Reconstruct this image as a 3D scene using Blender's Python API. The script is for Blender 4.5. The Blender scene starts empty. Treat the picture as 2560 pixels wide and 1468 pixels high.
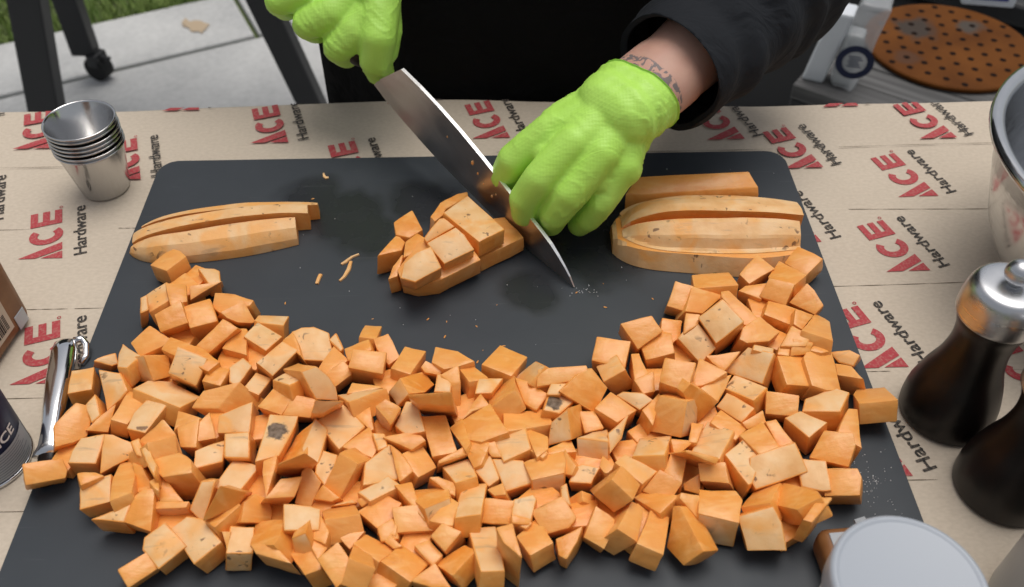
import bpy, bmesh, math, random
from mathutils import Vector, Matrix, noise

random.seed(7)
S = bpy.context.scene
COL = S.collection
PI = math.pi

# ------------------------------------------------------------------ camera
cam = bpy.data.cameras.new('camera')
cam.sensor_fit = 'HORIZONTAL'; cam.sensor_width = 36.0; cam.lens = 36.0 * 2289.0 / 2560.0
cam.clip_start = 0.02; cam.clip_end = 400.0
cam.dof.use_dof = True; cam.dof.focus_distance = 0.66; cam.dof.aperture_fstop = 9.0
camo = bpy.data.objects.new('camera', cam); COL.objects.link(camo)
camo.matrix_world = Matrix((
    (0.99967795, 0.01930264, -0.01647417, 0.01831888),
    (-0.02532038, 0.71537020, -0.69828673, -0.43512515),
    (-0.00169364, 0.69847898, 0.71562857, 0.49439416),
    (0, 0, 0, 1)))
S.camera = camo

# ------------------------------------------------------------------ overcast daylight
SUN_EL, SUN_AZ = math.radians(78), math.radians(35)      # from behind the cook, a little to the left
w = bpy.data.worlds.new('World'); S.world = w; w.use_nodes = True
nt = w.node_tree; nt.nodes.clear()
sky = nt.nodes.new('ShaderNodeTexSky'); sky.sky_type = 'NISHITA'; sky.sun_disc = False
sky.sun_elevation = SUN_EL; sky.sun_rotation = SUN_AZ; sky.air_density = 1.0; sky.dust_density = 4.0
hsv = nt.nodes.new('ShaderNodeHueSaturation'); hsv.inputs['Saturation'].default_value = 0.30
bg = nt.nodes.new('ShaderNodeBackground'); bg.inputs['Strength'].default_value = 0.108
out = nt.nodes.new('ShaderNodeOutputWorld')
nt.links.new(sky.outputs[0], hsv.inputs['Color']); nt.links.new(hsv.outputs[0], bg.inputs['Color']); nt.links.new(bg.outputs[0], out.inputs['Surface'])
sl = bpy.data.lights.new('sun', 'SUN'); sl.energy = 1.45; sl.angle = math.radians(40); sl.color = (1.0, 0.955, 0.89)
so = bpy.data.objects.new('sun', sl); COL.objects.link(so)
sd = Vector((math.sin(SUN_AZ) * math.cos(SUN_EL), math.cos(SUN_AZ) * math.cos(SUN_EL), math.sin(SUN_EL)))
so.rotation_euler = sd.to_track_quat('Z', 'Y').to_euler()
S.view_settings.view_transform = 'Standard'; S.view_settings.look = 'None'
S.view_settings.exposure = 0.0; S.view_settings.gamma = 1.0; S.view_settings.use_curve_mapping = False

# ------------------------------------------------------------------ material helpers
def mat(name, col, rough=0.5, metal=0.0, spec=0.5, **kw):
    m = bpy.data.materials.new(name); m.use_nodes = True
    b = m.node_tree.nodes['Principled BSDF']
    b.inputs['Base Color'].default_value = (*col, 1); b.inputs['Roughness'].default_value = rough
    b.inputs['Metallic'].default_value = metal; b.inputs['Specular IOR Level'].default_value = spec
    for k, v in kw.items(): b.inputs[k.replace('_', ' ')].default_value = v
    return m
def N(m, t, **kw):
    n = m.node_tree.nodes.new(t)
    for k, v in kw.items(): setattr(n, k, v)
    return n
def L(m, a, b): m.node_tree.links.new(a, b)
def P(m): return m.node_tree.nodes['Principled BSDF']
def obj_coord(m, rnd=True):
    tc = N(m, 'ShaderNodeTexCoord')
    if not rnd: return tc.outputs['Object']
    oi = N(m, 'ShaderNodeObjectInfo'); mul = N(m, 'ShaderNodeMath', operation='MULTIPLY'); mul.inputs[1].default_value = 37.0
    add = N(m, 'ShaderNodeVectorMath', operation='ADD'); L(m, oi.outputs['Random'], mul.inputs[0])
    L(m, tc.outputs['Object'], add.inputs[0]); L(m, mul.outputs[0], add.inputs[1])
    return add.outputs[0]
def nz(m, co, scale, detail=3, rough=0.5, dist=0.0):
    n = N(m, 'ShaderNodeTexNoise'); n.inputs['Scale'].default_value = scale; n.inputs['Detail'].default_value = detail
    n.inputs['Roughness'].default_value = rough; n.inputs['Distortion'].default_value = dist
    if co is not None: L(m, co, n.inputs['Vector'])
    return n.outputs['Fac']
def ramp(m, fac, *stops):
    r = N(m, 'ShaderNodeValToRGB'); e = r.color_ramp.elements
    while len(e) < len(stops): e.new(0.5)
    for q, (p, c) in zip(e, stops):
        q.position = p; q.color = (*c, 1) if isinstance(c, tuple) else (c, c, c, 1)
    L(m, fac, r.inputs['Fac']); return r.outputs['Color']
def mix(m, fac, a, b, blend='MIX'):
    x = N(m, 'ShaderNodeMix', data_type='RGBA', blend_type=blend)
    for s, v in ((x.inputs[0], fac), (x.inputs[6], a), (x.inputs[7], b)):
        if isinstance(v, (int, float)): s.default_value = v
        elif isinstance(v, tuple): s.default_value = (*v, 1)
        else: L(m, v, s)
    return x.outputs[2]
def scaled(m, co, sc, rot=(0, 0, 0)):
    mp = N(m, 'ShaderNodeMapping'); mp.inputs['Scale'].default_value = sc; mp.inputs['Rotation'].default_value = rot
    L(m, co, mp.inputs['Vector']); return mp.outputs[0]
def bump(m, h, strength, dist, prev=None):
    b = N(m, 'ShaderNodeBump'); b.inputs['Strength'].default_value = strength; b.inputs['Distance'].default_value = dist
    L(m, h, b.inputs['Height'])
    if prev is not None: L(m, prev, b.inputs['Normal'])
    L(m, b.outputs[0], P(m).inputs['Normal']); return b.outputs[0]
def setc(m, c): L(m, c, P(m).inputs['Base Color'])
def math_(m, op, a, b):
    x = N(m, 'ShaderNodeMath', operation=op)
    for s, v in zip(x.inputs, (a, b)):
        if isinstance(v, (int, float)): s.default_value = v
        else: L(m, v, s)
    return x.outputs[0]

# ------------------------------------------------------------------ object helpers
def link(name, me, m=None, parent=None, smooth=False):
    o = bpy.data.objects.new(name, me); COL.objects.link(o)
    if m is not None:
        for q in (m if isinstance(m, (list, tuple)) else [m]): me.materials.append(q)
    if parent is not None: o.parent = parent
    if smooth: me.polygons.foreach_set('use_smooth', [True] * len(me.polygons))
    return o
def from_bm(name, bm, m=None, parent=None, smooth=False):
    me = bpy.data.meshes.new(name); bm.to_mesh(me); bm.free(); return link(name, me, m, parent, smooth)
def tag(o, label=None, cat=None, group=None, kind=None):
    if label: o['label'] = label
    if cat: o['category'] = cat
    if group: o['group'] = group
    if kind: o['kind'] = kind
    return o
def empty(name, loc, rz=0.0):
    o = bpy.data.objects.new(name, None); COL.objects.link(o); o.location = loc; o.rotation_euler = (0, 0, rz); o.empty_display_size = .02; return o
def box(bm, x0, x1, y0, y1, z0, z1, bev=0.0, seg=2):
    r = bmesh.ops.create_cube(bm, size=1.0); vs = r['verts']
    for v in vs: v.co = Vector(((x0 + x1) / 2 + v.co.x * (x1 - x0), (y0 + y1) / 2 + v.co.y * (y1 - y0), (z0 + z1) / 2 + v.co.z * (z1 - z0)))
    if bev: bmesh.ops.bevel(bm, geom=list({e for v in vs for e in v.link_edges}), offset=bev, segments=seg, affect='EDGES', profile=0.5)
def mesh_box(name, x0, x1, y0, y1, z0, z1, m, parent=None, bev=0.0, seg=2, smooth=False):
    bm = bmesh.new(); box(bm, x0, x1, y0, y1, z0, z1, bev, seg); return from_bm(name, bm, m, parent, smooth)
def lathe(bm, prof, n=48, c=(0, 0, 0)):
    rings = []
    for r, z in prof:
        if r < 1e-6: rings.append([bm.verts.new((c[0], c[1], c[2] + z))])
        else: rings.append([bm.verts.new((c[0] + r * math.cos(2 * PI * k / n), c[1] + r * math.sin(2 * PI * k / n), c[2] + z)) for k in range(n)])
    for a, b in zip(rings, rings[1:]):
        for k in range(n):
            j = (k + 1) % n
            if len(a) == 1 and len(b) == 1: continue
            if len(a) == 1: bm.faces.new((a[0], b[j], b[k]))
            elif len(b) == 1: bm.faces.new((a[k], a[j], b[0]))
            else: bm.faces.new((a[k], a[j], b[j], b[k]))
    bmesh.ops.recalc_face_normals(bm, faces=bm.faces)
def tube(bm, pts, rad, n=10, caps=True):
    pts = [Vector(p) for p in pts]; rings = []; up = Vector((0, 0, 1)); prev = None
    for i, p in enumerate(pts):
        t = (pts[min(i + 1, len(pts) - 1)] - pts[max(i - 1, 0)]).normalized()
        a = prev - t * prev.dot(t) if prev is not None else t.cross(up if abs(t.z) < .95 else Vector((1, 0, 0)))
        a.normalize(); prev = a.copy(); b = t.cross(a); r = rad[i] if isinstance(rad, (list, tuple)) else rad
        rings.append([bm.verts.new(p + a * (r * math.cos(2 * PI * k / n)) + b * (r * math.sin(2 * PI * k / n))) for k in range(n)])
    for A, B in zip(rings, rings[1:]):
        for k in range(n): bm.faces.new((A[k], A[(k + 1) % n], B[(k + 1) % n], B[k]))
    if caps: bm.faces.new(rings[0][::-1]); bm.faces.new(rings[-1])
_ico = bmesh.new(); bmesh.ops.create_icosphere(_ico, subdivisions=3, radius=1.0); ICO = [v.co.copy() for v in _ico.verts]; _ico.free()
def capsule_hull(bm, p0, p1, r0, r1):
    vs = [bm.verts.new(Vector(p) + c * r) for p, r in ((p0, r0), (p1, r1)) for c in ICO]
    r = bmesh.ops.convex_hull(bm, input=vs)
    dead = {g for k in ('geom_interior', 'geom_unused') for g in r[k] if isinstance(g, bmesh.types.BMVert)}
    bmesh.ops.delete(bm, geom=list(dead), context='VERTS')
def blob(caps, voxel, smooth_it=3, cuts=()):
    """one continuous skin over a chain of tapered capsules"""
    tmp = bmesh.new()
    for c in caps:
        one = bmesh.new(); capsule_hull(one, *c)
        me1 = bpy.data.meshes.new('t'); one.to_mesh(me1); one.free(); tmp.from_mesh(me1); bpy.data.meshes.remove(me1)
    me = bpy.data.meshes.new('tmp'); tmp.to_mesh(me); tmp.free()
    o = bpy.data.objects.new('tmp', me); COL.objects.link(o)
    md = o.modifiers.new('r', 'REMESH'); md.mode = 'VOXEL'; md.voxel_size = voxel; md.adaptivity = 0
    s = o.modifiers.new('s', 'SMOOTH'); s.factor = 0.5; s.iterations = smooth_it
    dg = bpy.context.evaluated_depsgraph_get(); dg.update()
    res = bpy.data.meshes.new_from_object(o.evaluated_get(dg), depsgraph=dg)
    bpy.data.objects.remove(o); bpy.data.meshes.remove(me)
    bm = bmesh.new(); bm.from_mesh(res); bpy.data.meshes.remove(res)
    for co, no in cuts:
        bmesh.ops.bisect_plane(bm, geom=bm.verts[:] + bm.edges[:] + bm.faces[:], plane_co=Vector(co), plane_no=Vector(no), clear_outer=True)
    return bm
def text_mesh(s, length=None, height=0.01, bold=0.0):
    cu = bpy.data.curves.new('t', 'FONT'); cu.body = s; cu.size = height / 0.72; cu.offset = bold; cu.resolution_u = 3
    o = bpy.data.objects.new('t', cu); COL.objects.link(o)
    dg = bpy.context.evaluated_depsgraph_get(); dg.update()
    me = bpy.data.meshes.new_from_object(o.evaluated_get(dg), depsgraph=dg)
    bpy.data.objects.remove(o); bpy.data.curves.remove(cu)
    xs = [v.co.x for v in me.vertices]; x0, x1 = min(xs), max(xs)
    k = (length / (x1 - x0)) if length else 1.0
    for v in me.vertices: v.co.x = (v.co.x - x0) * k
    return me

# ------------------------------------------------------------------ materials
M = {}
m = M['paper'] = mat('kraft_paper', (.58, .485, .385), .8, spec=.25)
co = obj_coord(m, False)
c = ramp(m, nz(m, co, 7, 4), (.3, (.56, .475, .38)), (.7, (.62, .53, .425)))
c = mix(m, .22, c, ramp(m, nz(m, scaled(m, co, (260, 420, 1)), 1.0, 4), (.35, (.42, .35, .26)), (.65, (.66, .57, .46))))
setc(m, c); b1 = bump(m, nz(m, co, 11, 4, dist=.6), .55, .006); bump(m, nz(m, co, 700, 2), .12, .0003, b1)
M['red_ink'] = mat('red_ink', (.43, .055, .065), .7, spec=.25); M['black_ink'] = mat('black_ink', (.035, .032, .03), .7, spec=.25)
for k in ('red_ink', 'black_ink'):
    m = M[k]; co = obj_coord(m); base = tuple(P(m).inputs['Base Color'].default_value[:3])
    setc(m, mix(m, ramp(m, nz(m, co, 500, 3), (.45, 0.0), (.75, .35)), base, (.5, .4, .31)))
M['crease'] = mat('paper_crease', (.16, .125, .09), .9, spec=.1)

m = M['board'] = mat('board_plastic', (.047, .051, .055), .5, spec=.4)
co = obj_coord(m, False)
def patch(m, co, c, r, jag=.5, sc=30):
    d = N(m, 'ShaderNodeVectorMath', operation='DISTANCE'); L(m, co, d.inputs[0]); d.inputs[1].default_value = c
    dd = math_(m, 'ADD', math_(m, 'DIVIDE', d.outputs['Value'], r), math_(m, 'MULTIPLY', math_(m, 'SUBTRACT', nz(m, co, sc, 4), .5), jag * 2))
    return ramp(m, dd, (.55, 1.0), (1.0, 0.0))
wet = None
for cc, r in (((-.135, .163, 0), .036), ((-.105, .140, 0), .045), ((-.085, .118, 0), .035), ((-.04, .155, 0), .040), ((.10, .10, 0), .06), ((.085, .14, 0), .06), ((.045, .05, 0), .03)):
    p = patch(m, co, cc, r)
    wet = p if wet is None else mix(m, 1.0, wet, p, 'LIGHTEN')
dry = ramp(m, nz(m, co, 14, 5), (.3, (.030, .036, .044)), (.7, (.038, .045, .053)))
c = mix(m, math_(m, 'MULTIPLY', wet, .75), dry, (.020, .021, .023))
scr = ramp(m, nz(m, scaled(m, co, (18, 260, 1), (0, 0, .5)), 1, 2), (.70, 0.0), (.76, .35))
c = mix(m, scr, c, (.085, .09, .095))
for rz_, sx in ((-.9, 320), (1.3, 300), (.15, 380)):
    c = mix(m, ramp(m, nz(m, scaled(m, co, (9, sx, 1), (0, 0, rz_)), 1, 2), (.725, 0.0), (.77, .28)), c, (.10, .105, .11))
setc(m, c)
L(m, ramp(m, mix(m, .5, wet, nz(m, co, 40, 4)), (.2, .56), (.75, .26)), P(m).inputs['Roughness'])
bump(m, nz(m, co, 1500, 2), .15, .0002)

def flesh(name, a, b, streak):
    m = mat(name, a, .36, spec=.5); co = obj_coord(m)
    c = ramp(m, nz(m, co, 55, 3, dist=.4), (.32, b), (.68, a))
    c = mix(m, ramp(m, nz(m, scaled(m, co, (60, 170, 60)), 1, 3, dist=.9), (.48, 0.0), (.72, .6)), c, streak)
    c = mix(m, ramp(m, nz(m, co, 95, 4, dist=.8), (.60, 0.0), (.74, .55)), c, (.66, .215, .035))
    oi = N(m, 'ShaderNodeObjectInfo')
    c = mix(m, math_(m, 'MULTIPLY', oi.outputs['Random'], .42), c, (.85, .425, .135)); setc(m, c)
    P(m).inputs['Subsurface Weight'].default_value = .07; P(m).inputs['Subsurface Radius'].default_value = (1.0, .35, .1); P(m).inputs['Subsurface Scale'].default_value = .004
    b1 = bump(m, nz(m, co, 260, 3), .3, .0009); bump(m, nz(m, scaled(m, co, (90, 900, 90)), 1, 2), .2, .0005, b1)
    return m
M['flesh'] = flesh('potato_flesh', (.86, .365, .074), (.79, .285, .040), (.90, .50, .17))
def skin(name, spots, big=0.0):
    m = mat(name, (.7, .44, .22), .48, spec=.4); co = obj_coord(m)
    c = ramp(m, nz(m, co, 70, 4), (.3, (.76, .40, .145)), (.5, (.84, .505, .225)), (.72, (.87, .59, .32)))
    oi = N(m, 'ShaderNodeObjectInfo')
    c = mix(m, math_(m, 'MULTIPLY', oi.outputs['Random'], .45), c, (.74, .47, .235))
    c = mix(m, ramp(m, nz(m, co, 32, 3, dist=.8), (.50, 0.0), (.64, .8)), c, (.86, .40, .10))
    sp = math_(m, 'MULTIPLY', ramp(m, nz(m, co, 150, 2, dist=.5), (spots, 0.0), (spots + .05, .85)), ramp(m, nz(m, co, 38, 1), (.48, 0.0), (.58, 1.0)))
    c = mix(m, sp, c, (.17, .085, .04))
    c = mix(m, ramp(m, nz(m, scaled(m, co, (40, 240, 40)), 1, 4), (.62, 0.0), (.74, .5)), c, (.42, .28, .17))
    if big:
        oc = N(m, 'ShaderNodeTexCoord').outputs['Object']
        d = N(m, 'ShaderNodeVectorMath', operation='DISTANCE'); L(m, scaled(m, oc, (1, 1, 0)), d.inputs[0]); d.inputs[1].default_value = (0, .002, 0)
        dd = math_(m, 'ADD', math_(m, 'DIVIDE', d.outputs['Value'], big), math_(m, 'SUBTRACT', nz(m, co, 220, 3), .5))
        c = mix(m, ramp(m, dd, (.75, .92), (.95, 0.0)), c, ramp(m, nz(m, co, 400, 3), (.35, (.045, .03, .022)), (.65, (.17, .125, .095))))
    setc(m, c); b1 = bump(m, nz(m, co, 180, 4), .35, .0010); bump(m, nz(m, co, 900, 2), .15, .0004, b1)
    P(m).inputs['Subsurface Weight'].default_value = .08; P(m).inputs['Subsurface Radius'].default_value = (1.0, .5, .2); P(m).inputs['Subsurface Scale'].default_value = .003
    return m
M['skin'] = skin('potato_skin', .645); M['skin_spotted'] = skin('potato_skin_spotted', .635); M['skin_rot'] = skin('potato_skin_rot', .70, .0075)

m = M['glove'] = mat('green_nitrile', (.36, .70, .085), .46, spec=.42)
co = obj_coord(m, False)
c = ramp(m, nz(m, co, 30, 3), (.3, (.47, .82, .115)), (.7, (.52, .87, .15))); setc(m, c)
wv = N(m, 'ShaderNodeTexNoise'); wv.inputs['Scale'].default_value = 1.0; wv.inputs['Detail'].default_value = 3; wv.inputs['Distortion'].default_value = .8
L(m, scaled(m, co, (28, 150, 60), (.3, .2, .9)), wv.inputs['Vector'])
b1 = bump(m, wv.outputs['Fac'], .35, .0016)
vo = N(m, 'ShaderNodeTexVoronoi'); vo.inputs['Scale'].default_value = 420; vo.inputs['Randomness'].default_value = .12; L(m, co, vo.inputs['Vector'])
bump(m, vo.outputs['Distance'], .34, .0005, b1)
m = M['arm'] = mat('arm_skin', (.55, .31, .235), .5, spec=.4)
co = obj_coord(m, False); c = ramp(m, nz(m, co, 45, 4), (.3, (.53, .285, .215)), (.7, (.60, .36, .275)))
P(m).inputs['Subsurface Weight'].default_value = .1; P(m).inputs['Subsurface Scale'].default_value = .006
d = N(m, 'ShaderNodeVectorMath', operation='DOT_PRODUCT'); L(m, co, d.inputs[0]); ARM_W, ARM_F = Vector((.1187, .1407, .105)), Vector((.1620, .1830, .112))
axd = (ARM_F - ARM_W).normalized(); d.inputs[1].default_value = axd
t = math_(m, 'SUBTRACT', d.outputs['Value'], axd.dot(ARM_W - Vector((.06, .47, -.9))))
tat = math_(m, 'MULTIPLY', ramp(m, math_(m, 'DIVIDE', math_(m, 'ABSOLUTE', math_(m, 'SUBTRACT', t, .0185), 0), .0062), (.8, 1.0), (1.0, 0.0)), ramp(m, nz(m, co, 170, 3, dist=1.2), (.47, 0.0), (.52, .8)))
c = mix(m, tat, c, (.10, .115, .125)); setc(m, c); bump(m, nz(m, co, 300, 3), .2, .0008)
def cloth(name, col, sc=.5):
    m = mat(name, col, .85, spec=.2); co = obj_coord(m, False)
    b1 = bump(m, nz(m, scaled(m, co, (14, 30, 14), (.2, .4, .3)), 1, 4, dist=1.0), .6, .012); bump(m, nz(m, co, 1400, 2), .2, .0004, b1)
    return m
M['sleeve'] = cloth('black_jacket_cloth', (.0165, .0185, .0225)); M['apron'] = cloth('black_apron_cloth', (.0035, .0035, .0037)); M['trouser'] = cloth('dark_trouser_cloth', (.008, .008, .009))
def steel(name, col=(.62, .62, .63), rough=.22, scale=(400, 400, 12), amt=.12):
    m = mat(name, col, rough, 1.0); co = obj_coord(m, False)
    L(m, ramp(m, nz(m, scaled(m, co, scale), 1, 3), (.3, rough - amt * .5), (.7, rough + amt)), P(m).inputs['Roughness'])
    return m
M['steel'] = steel('cup_steel', (.60, .595, .59), .17, (60, 60, 4), .05); M['bowl'] = steel('bowl_steel', (.66, .665, .67), .16, (60, 60, 700), .10); M['chrome'] = steel('chrome', (.72, .72, .73), .10, (60, 60, 60), .06)
M['brushed'] = steel('brushed_steel', (.60, .605, .62), .30, (40, 40, 500), .12)
m = M['blade'] = mat('blade_steel', (.46, .43, .41), .25, 1.0); co = obj_coord(m, False)
sm = nz(m, scaled(m, co, (14, 14, 30)), 1, 5, dist=.8)
setc(m, ramp(m, sm, (.35, (.50, .47, .45)), (.65, (.66, .64, .62)))); L(m, ramp(m, sm, (.3, .26), (.75, .44)), P(m).inputs['Roughness'])
bump(m, nz(m, scaled(m, co, (200, 200, 2500)), 1, 2), .06, .0003)
M['edge'] = mat('ground_steel', (.93, .93, .93), .42, 1.0)
m = M['wood_dark'] = mat('dark_wood', (.008, .006, .005), .36, spec=.38); co = obj_coord(m, False)
setc(m, ramp(m, nz(m, scaled(m, co, (90, 90, 6)), 1, 4), (.35, (.005, .0042, .004)), (.72, (.013, .006, .0045)))); pass
M['white_plastic'] = mat('white_plastic', (.38, .41, .455), .38, spec=.4)
M['jar_clear'] = mat('milky_plastic', (.55, .57, .58), .3, spec=.5)
m = M['powder'] = mat('black_powder_coat', (.018, .019, .021), .5, spec=.4); bump(m, nz(m, obj_coord(m, False), 500, 2), .2, .0004)
M['rubber'] = mat('rubber', (.012, .012, .012), .7, spec=.3)
m = M['concrete'] = mat('patio_concrete', (.45, .45, .44), .85, spec=.25); co = obj_coord(m, False)
c = ramp(m, nz(m, co, 2.6, 6, .62), (.32, (.36, .365, .365)), (.66, (.60, .60, .585)))
c = mix(m, .3, c, ramp(m, nz(m, co, 60, 4), (.3, (.36, .36, .355)), (.7, (.60, .60, .59)))); setc(m, c); bump(m, nz(m, co, 160, 4), .3, .002)
M['stain'] = mat('rust_stain', (.46, .36, .25), .85, spec=.2)
M['soil'] = mat('soil', (.10, .13, .05), .95, spec=.1)
m = M['grass'] = mat('grass', (.09, .16, .03), .7, spec=.2); gi = N(m, 'ShaderNodeTexCoord')
setc(m, ramp(m, nz(m, gi.outputs['Object'], 14, 4), (.3, (.13, .22, .05)), (.7, (.30, .38, .12))))
m = M['bench_wood'] = mat('weathered_grey_wood', (.24, .235, .225), .8, spec=.2); co = obj_coord(m)
setc(m, ramp(m, nz(m, scaled(m, co, (3, 90, 90)), 1, 5, dist=.4), (.3, (.070, .069, .069)), (.7, (.145, .143, .141)))); bump(m, nz(m, scaled(m, co, (4, 160, 160)), 1, 4), .4, .002)
m = M['copper_disc'] = mat('stained_orange_board', (.15, .05, .008), .75, spec=.12); co = obj_coord(m, False)
c = ramp(m, nz(m, co, 9, 4), (.3, (.088, .027, .0035)), (.7, (.155, .052, .008)))
c = mix(m, patch(m, co, (-.045, .055, 0), .050, .8, 24), c, (.055, .042, .034)); c = mix(m, patch(m, co, (.06, .06, 0), .03, .7, 30), c, (.075, .062, .052)); c = mix(m, patch(m, co, (-.09, -.04, 0), .03, .8, 30), c, (.09, .04, .02)); setc(m, c)
M['hole'] = mat('hole_dark', (.012, .006, .004), .9, spec=.1)
m = M['brown'] = mat('brown_plastic', (.235, .10, .033), .42, spec=.45); co = obj_coord(m, False); setc(m, ramp(m, nz(m, co, 60, 4), (.3, (.19, .075, .022)), (.7, (.28, .125, .045))))
M['cream_label'] = mat('cream_label', (.62, .52, .40), .6); M['silver'] = mat('silver_sticker', (.50, .54, .58), .4, .3)
M['navy'] = mat('navy_print', (.008, .014, .050), .45, spec=.3); M['grey_label'] = mat('grey_print', (.36, .38, .40), .5); M['ink_grey'] = mat('fine_print', (.12, .13, .15), .6); M['white_ink'] = mat('white_print', (.75, .75, .75), .6)
M['bag'] = mat('clear_bag', (.62, .64, .66), .25, spec=.5, Alpha=.42); M['blue'] = mat('blue_print', (.012, .025, .22), .4)
M['bw'] = mat('white_pack', (.66, .69, .73), .45)
M['salt'] = mat('salt', (.75, .75, .75), .4)

# ------------------------------------------------------------------ setting: lawn, patio
GZ = -0.9
bm = bmesh.new(); bmesh.ops.create_grid(bm, x_segments=1, y_segments=1, size=60); o = from_bm('ground', bm, M['soil']); o.location.z = GZ - .02; tag(o, kind='structure')
E1 = Vector((.906, .423, 0)); E2 = Vector((-.423, .906, 0)); J0 = Vector((-.652, 2.012, GZ))
patio = empty('patio', (J0.x, J0.y, GZ), math.atan2(E1.y, E1.x)); tag(patio, kind='structure')
first = None
def slab(x0, x1, y0, y1):
    bm = bmesh.new(); box(bm, x0, x1, y0, y1, -.1, random.uniform(-.0015, .0015), .006, 2); return from_bm('concrete_slab', bm, M['concrete'], patio)
g = .007
for k in range(-5, 3): slab(k * 1.25 + g - .02, (k + 1) * 1.25 - g - .02, g, .29)
for k in range(-2, 2):
    slab(k * 2.5 + .6 + g, (k + 1) * 2.5 + .6 - g, -2.4, -g)
    slab(k * 2.5 + .6 + g, (k + 1) * 2.5 + .6 - g, -4.8, -2.4 - 2 * g)
bm = bmesh.new()
vs = [bm.verts.new((-.17 + .035 * math.cos(a) * random.uniform(.4, 1.2) - .02 * math.sin(a), .135 + .06 * math.sin(a) * random.uniform(.5, 1.1), .0035)) for a in [k * PI / 11 for k in range(22)]]
bm.faces.new(vs); from_bm('stain', bm, M['stain'], patio)
# grass blades on the strip of lawn beyond the slabs
rg = random.Random(3); V = []; F = []
for k in range(15000):
    u = rg.uniform(-2.2, 1.0); v = .30 + 1.5 * rg.random() ** 1.6
    p = J0 + E1 * u + E2 * v; a = rg.uniform(0, 2 * PI); h = rg.uniform(.025, .06); le = rg.uniform(.01, .035); wd = .0035
    dx, dy = math.cos(a), math.sin(a); n0 = len(V)
    V += [(p.x - dy * wd, p.y + dx * wd, GZ - .02), (p.x + dy * wd, p.y - dx * wd, GZ - .02), (p.x + dx * le * .5 + dy * wd * .7, p.y + dy * le * .5 - dx * wd * .7, GZ - .02 + h * .6), (p.x + dx * le, p.y + dy * le, GZ - .02 + h)]
    F += [(n0, n0 + 1, n0 + 2), (n0, n0 + 2, n0 + 3)]
me = bpy.data.meshes.new('grass'); me.from_pydata(V, [], F); o = link('grass', me, M['grass']); tag(o, 'short green lawn grass beyond the concrete slabs', 'grass', kind='stuff')

# ------------------------------------------------------------------ grill behind the table
t = empty('pellet_grill', (-.75, 1.5, GZ)); tag(t, 'black grill legs with a castor standing on the patio behind the table', 'grill')
def beam(name, a, b, wx, wy, parent, m):
    a, b = Vector(a) - parent.location, Vector(b) - parent.location
    bm = bmesh.new(); box(bm, -wx / 2, wx / 2, -wy / 2, wy / 2, 0, (b - a).length, .004, 2); o = from_bm(name, bm, m, parent)
    o.location = a; o.rotation_mode = 'QUATERNION'
    z = (b - a).normalized(); y = (Vector((0, 1, 0)) - z * z.y).normalized(); x = y.cross(z)
    o.rotation_quaternion = Matrix((x, y, z)).transposed().to_quaternion(); return o
G1, T1 = Vector((-.985, 1.22, GZ)), Vector((-.893, 1.26, -.388))
beam('leg', G1, G1 + (T1 - G1) * 2.1, .064, .05, t, M['powder'])
G2, T2 = Vector((-1.085, 1.80, GZ + .075)), Vector((-1.085, 1.80, -.67))
beam('leg', G2, G2 + Vector((.012, 0, .58)), .062, .05, t, M['powder'])
G3, T3 = Vector((-.388, 1.45, GZ)), Vector((-.476, 1.42, -.482))
beam('leg', G3, G3 + (T3 - G3) * 2.4, .058, .05, t, M['powder'])
beam('leg', (-.30, 1.78, GZ + .01), (-.40, 1.76, -.05), .055, .05, t, M['powder'])
mesh_box('cook_box', -.45, .40, -.28, .34, .92, 1.35, M['powder'], t, .03, 3)
def castor(loc):
    bm = bmesh.new(); tube(bm, [(-.018, 0, .035), (.018, 0, .035)], .034, 20); c = from_bm('castor_wheel', bm, M['rubber'], t); c.location = Vector(loc) - t.location; c.rotation_euler.z = 1.2
    bm = bmesh.new(); box(bm, -.024, .024, -.02, .012, .045, .08, .003); box(bm, -.006, .006, -.05, .0, .066, .074, .002); f = from_bm('castor_fork', bm, M['powder'], c)
castor((-1.06, 1.79, GZ)); castor((-.30, 1.80, GZ))

# ------------------------------------------------------------------ weathered bench on the cook's left with pans and packs
BZ = -.40
e1 = Vector((.80, -.60, 0)); be = empty('wooden_bench', (.544, .936, BZ), math.atan2(-.60, .80)); tag(be, 'weathered grey plank bench behind the kraft paper table', 'bench')
for k in range(5):
    bm = bmesh.new(); box(bm, 0, 1.5, k * .066 + .0015, k * .066 + .0645, -.028, random.uniform(-.001, .001), .002, 1); from_bm('plank', bm, M['bench_wood'], be)
for x, y in ((.03, .03), (1.4, .03), (.03, .3), (1.4, .3)): mesh_box('leg', x, x + .06, y - .02, y + .03, -.5, -.03, M['powder'], be, .003)
mesh_box('apron_board', .0, 1.5, .006, .03, -.16, -.03, M['powder'], be, .003)
bm = bmesh.new(); lathe(bm, [(0, 0), (.1475, 0), (.15, .002), (.15, .007), (.1475, .009), (0, .009)], 64)
pz = empty('perforated_disc', (.856, 1.045, BZ + .002)); tag(pz, 'round stained orange disc full of punched holes on the grey bench', 'pizza disc'); from_bm('disc', bm, M['copper_disc'], pz)
hb = bmesh.new(); lathe(hb, [(0, .0094), (.0058, .0094)], 12); hme = bpy.data.meshes.new('hole'); hb.to_mesh(hme); hb.free(); hme.materials.append(M['hole'])
for i in range(-4, 5):
    for j in range(-4, 5):
        x, y = (i + .5 * (j % 2)) * .032, j * .030
        if math.hypot(x, y) < .137:
            o = bpy.data.objects.new('hole', hme); COL.objects.link(o); o.parent = pz; o.location = (x * .8 + y * .6, -x * .6 + y * .8, 0)
bg_ = empty('spice_bag', (.612, .95, BZ + .001), -.45); tag(bg_, 'clear bag with a white carton and round black label on the bench corner', 'bag')
bm = bmesh.new(); box(bm, -.045, -.008, -.022, .022, 0, .135, .005, 2)
for v in bm.verts: v.co.x += v.co.z * .16
from_bm('carton', bm, M['bw'], bg_)
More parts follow.
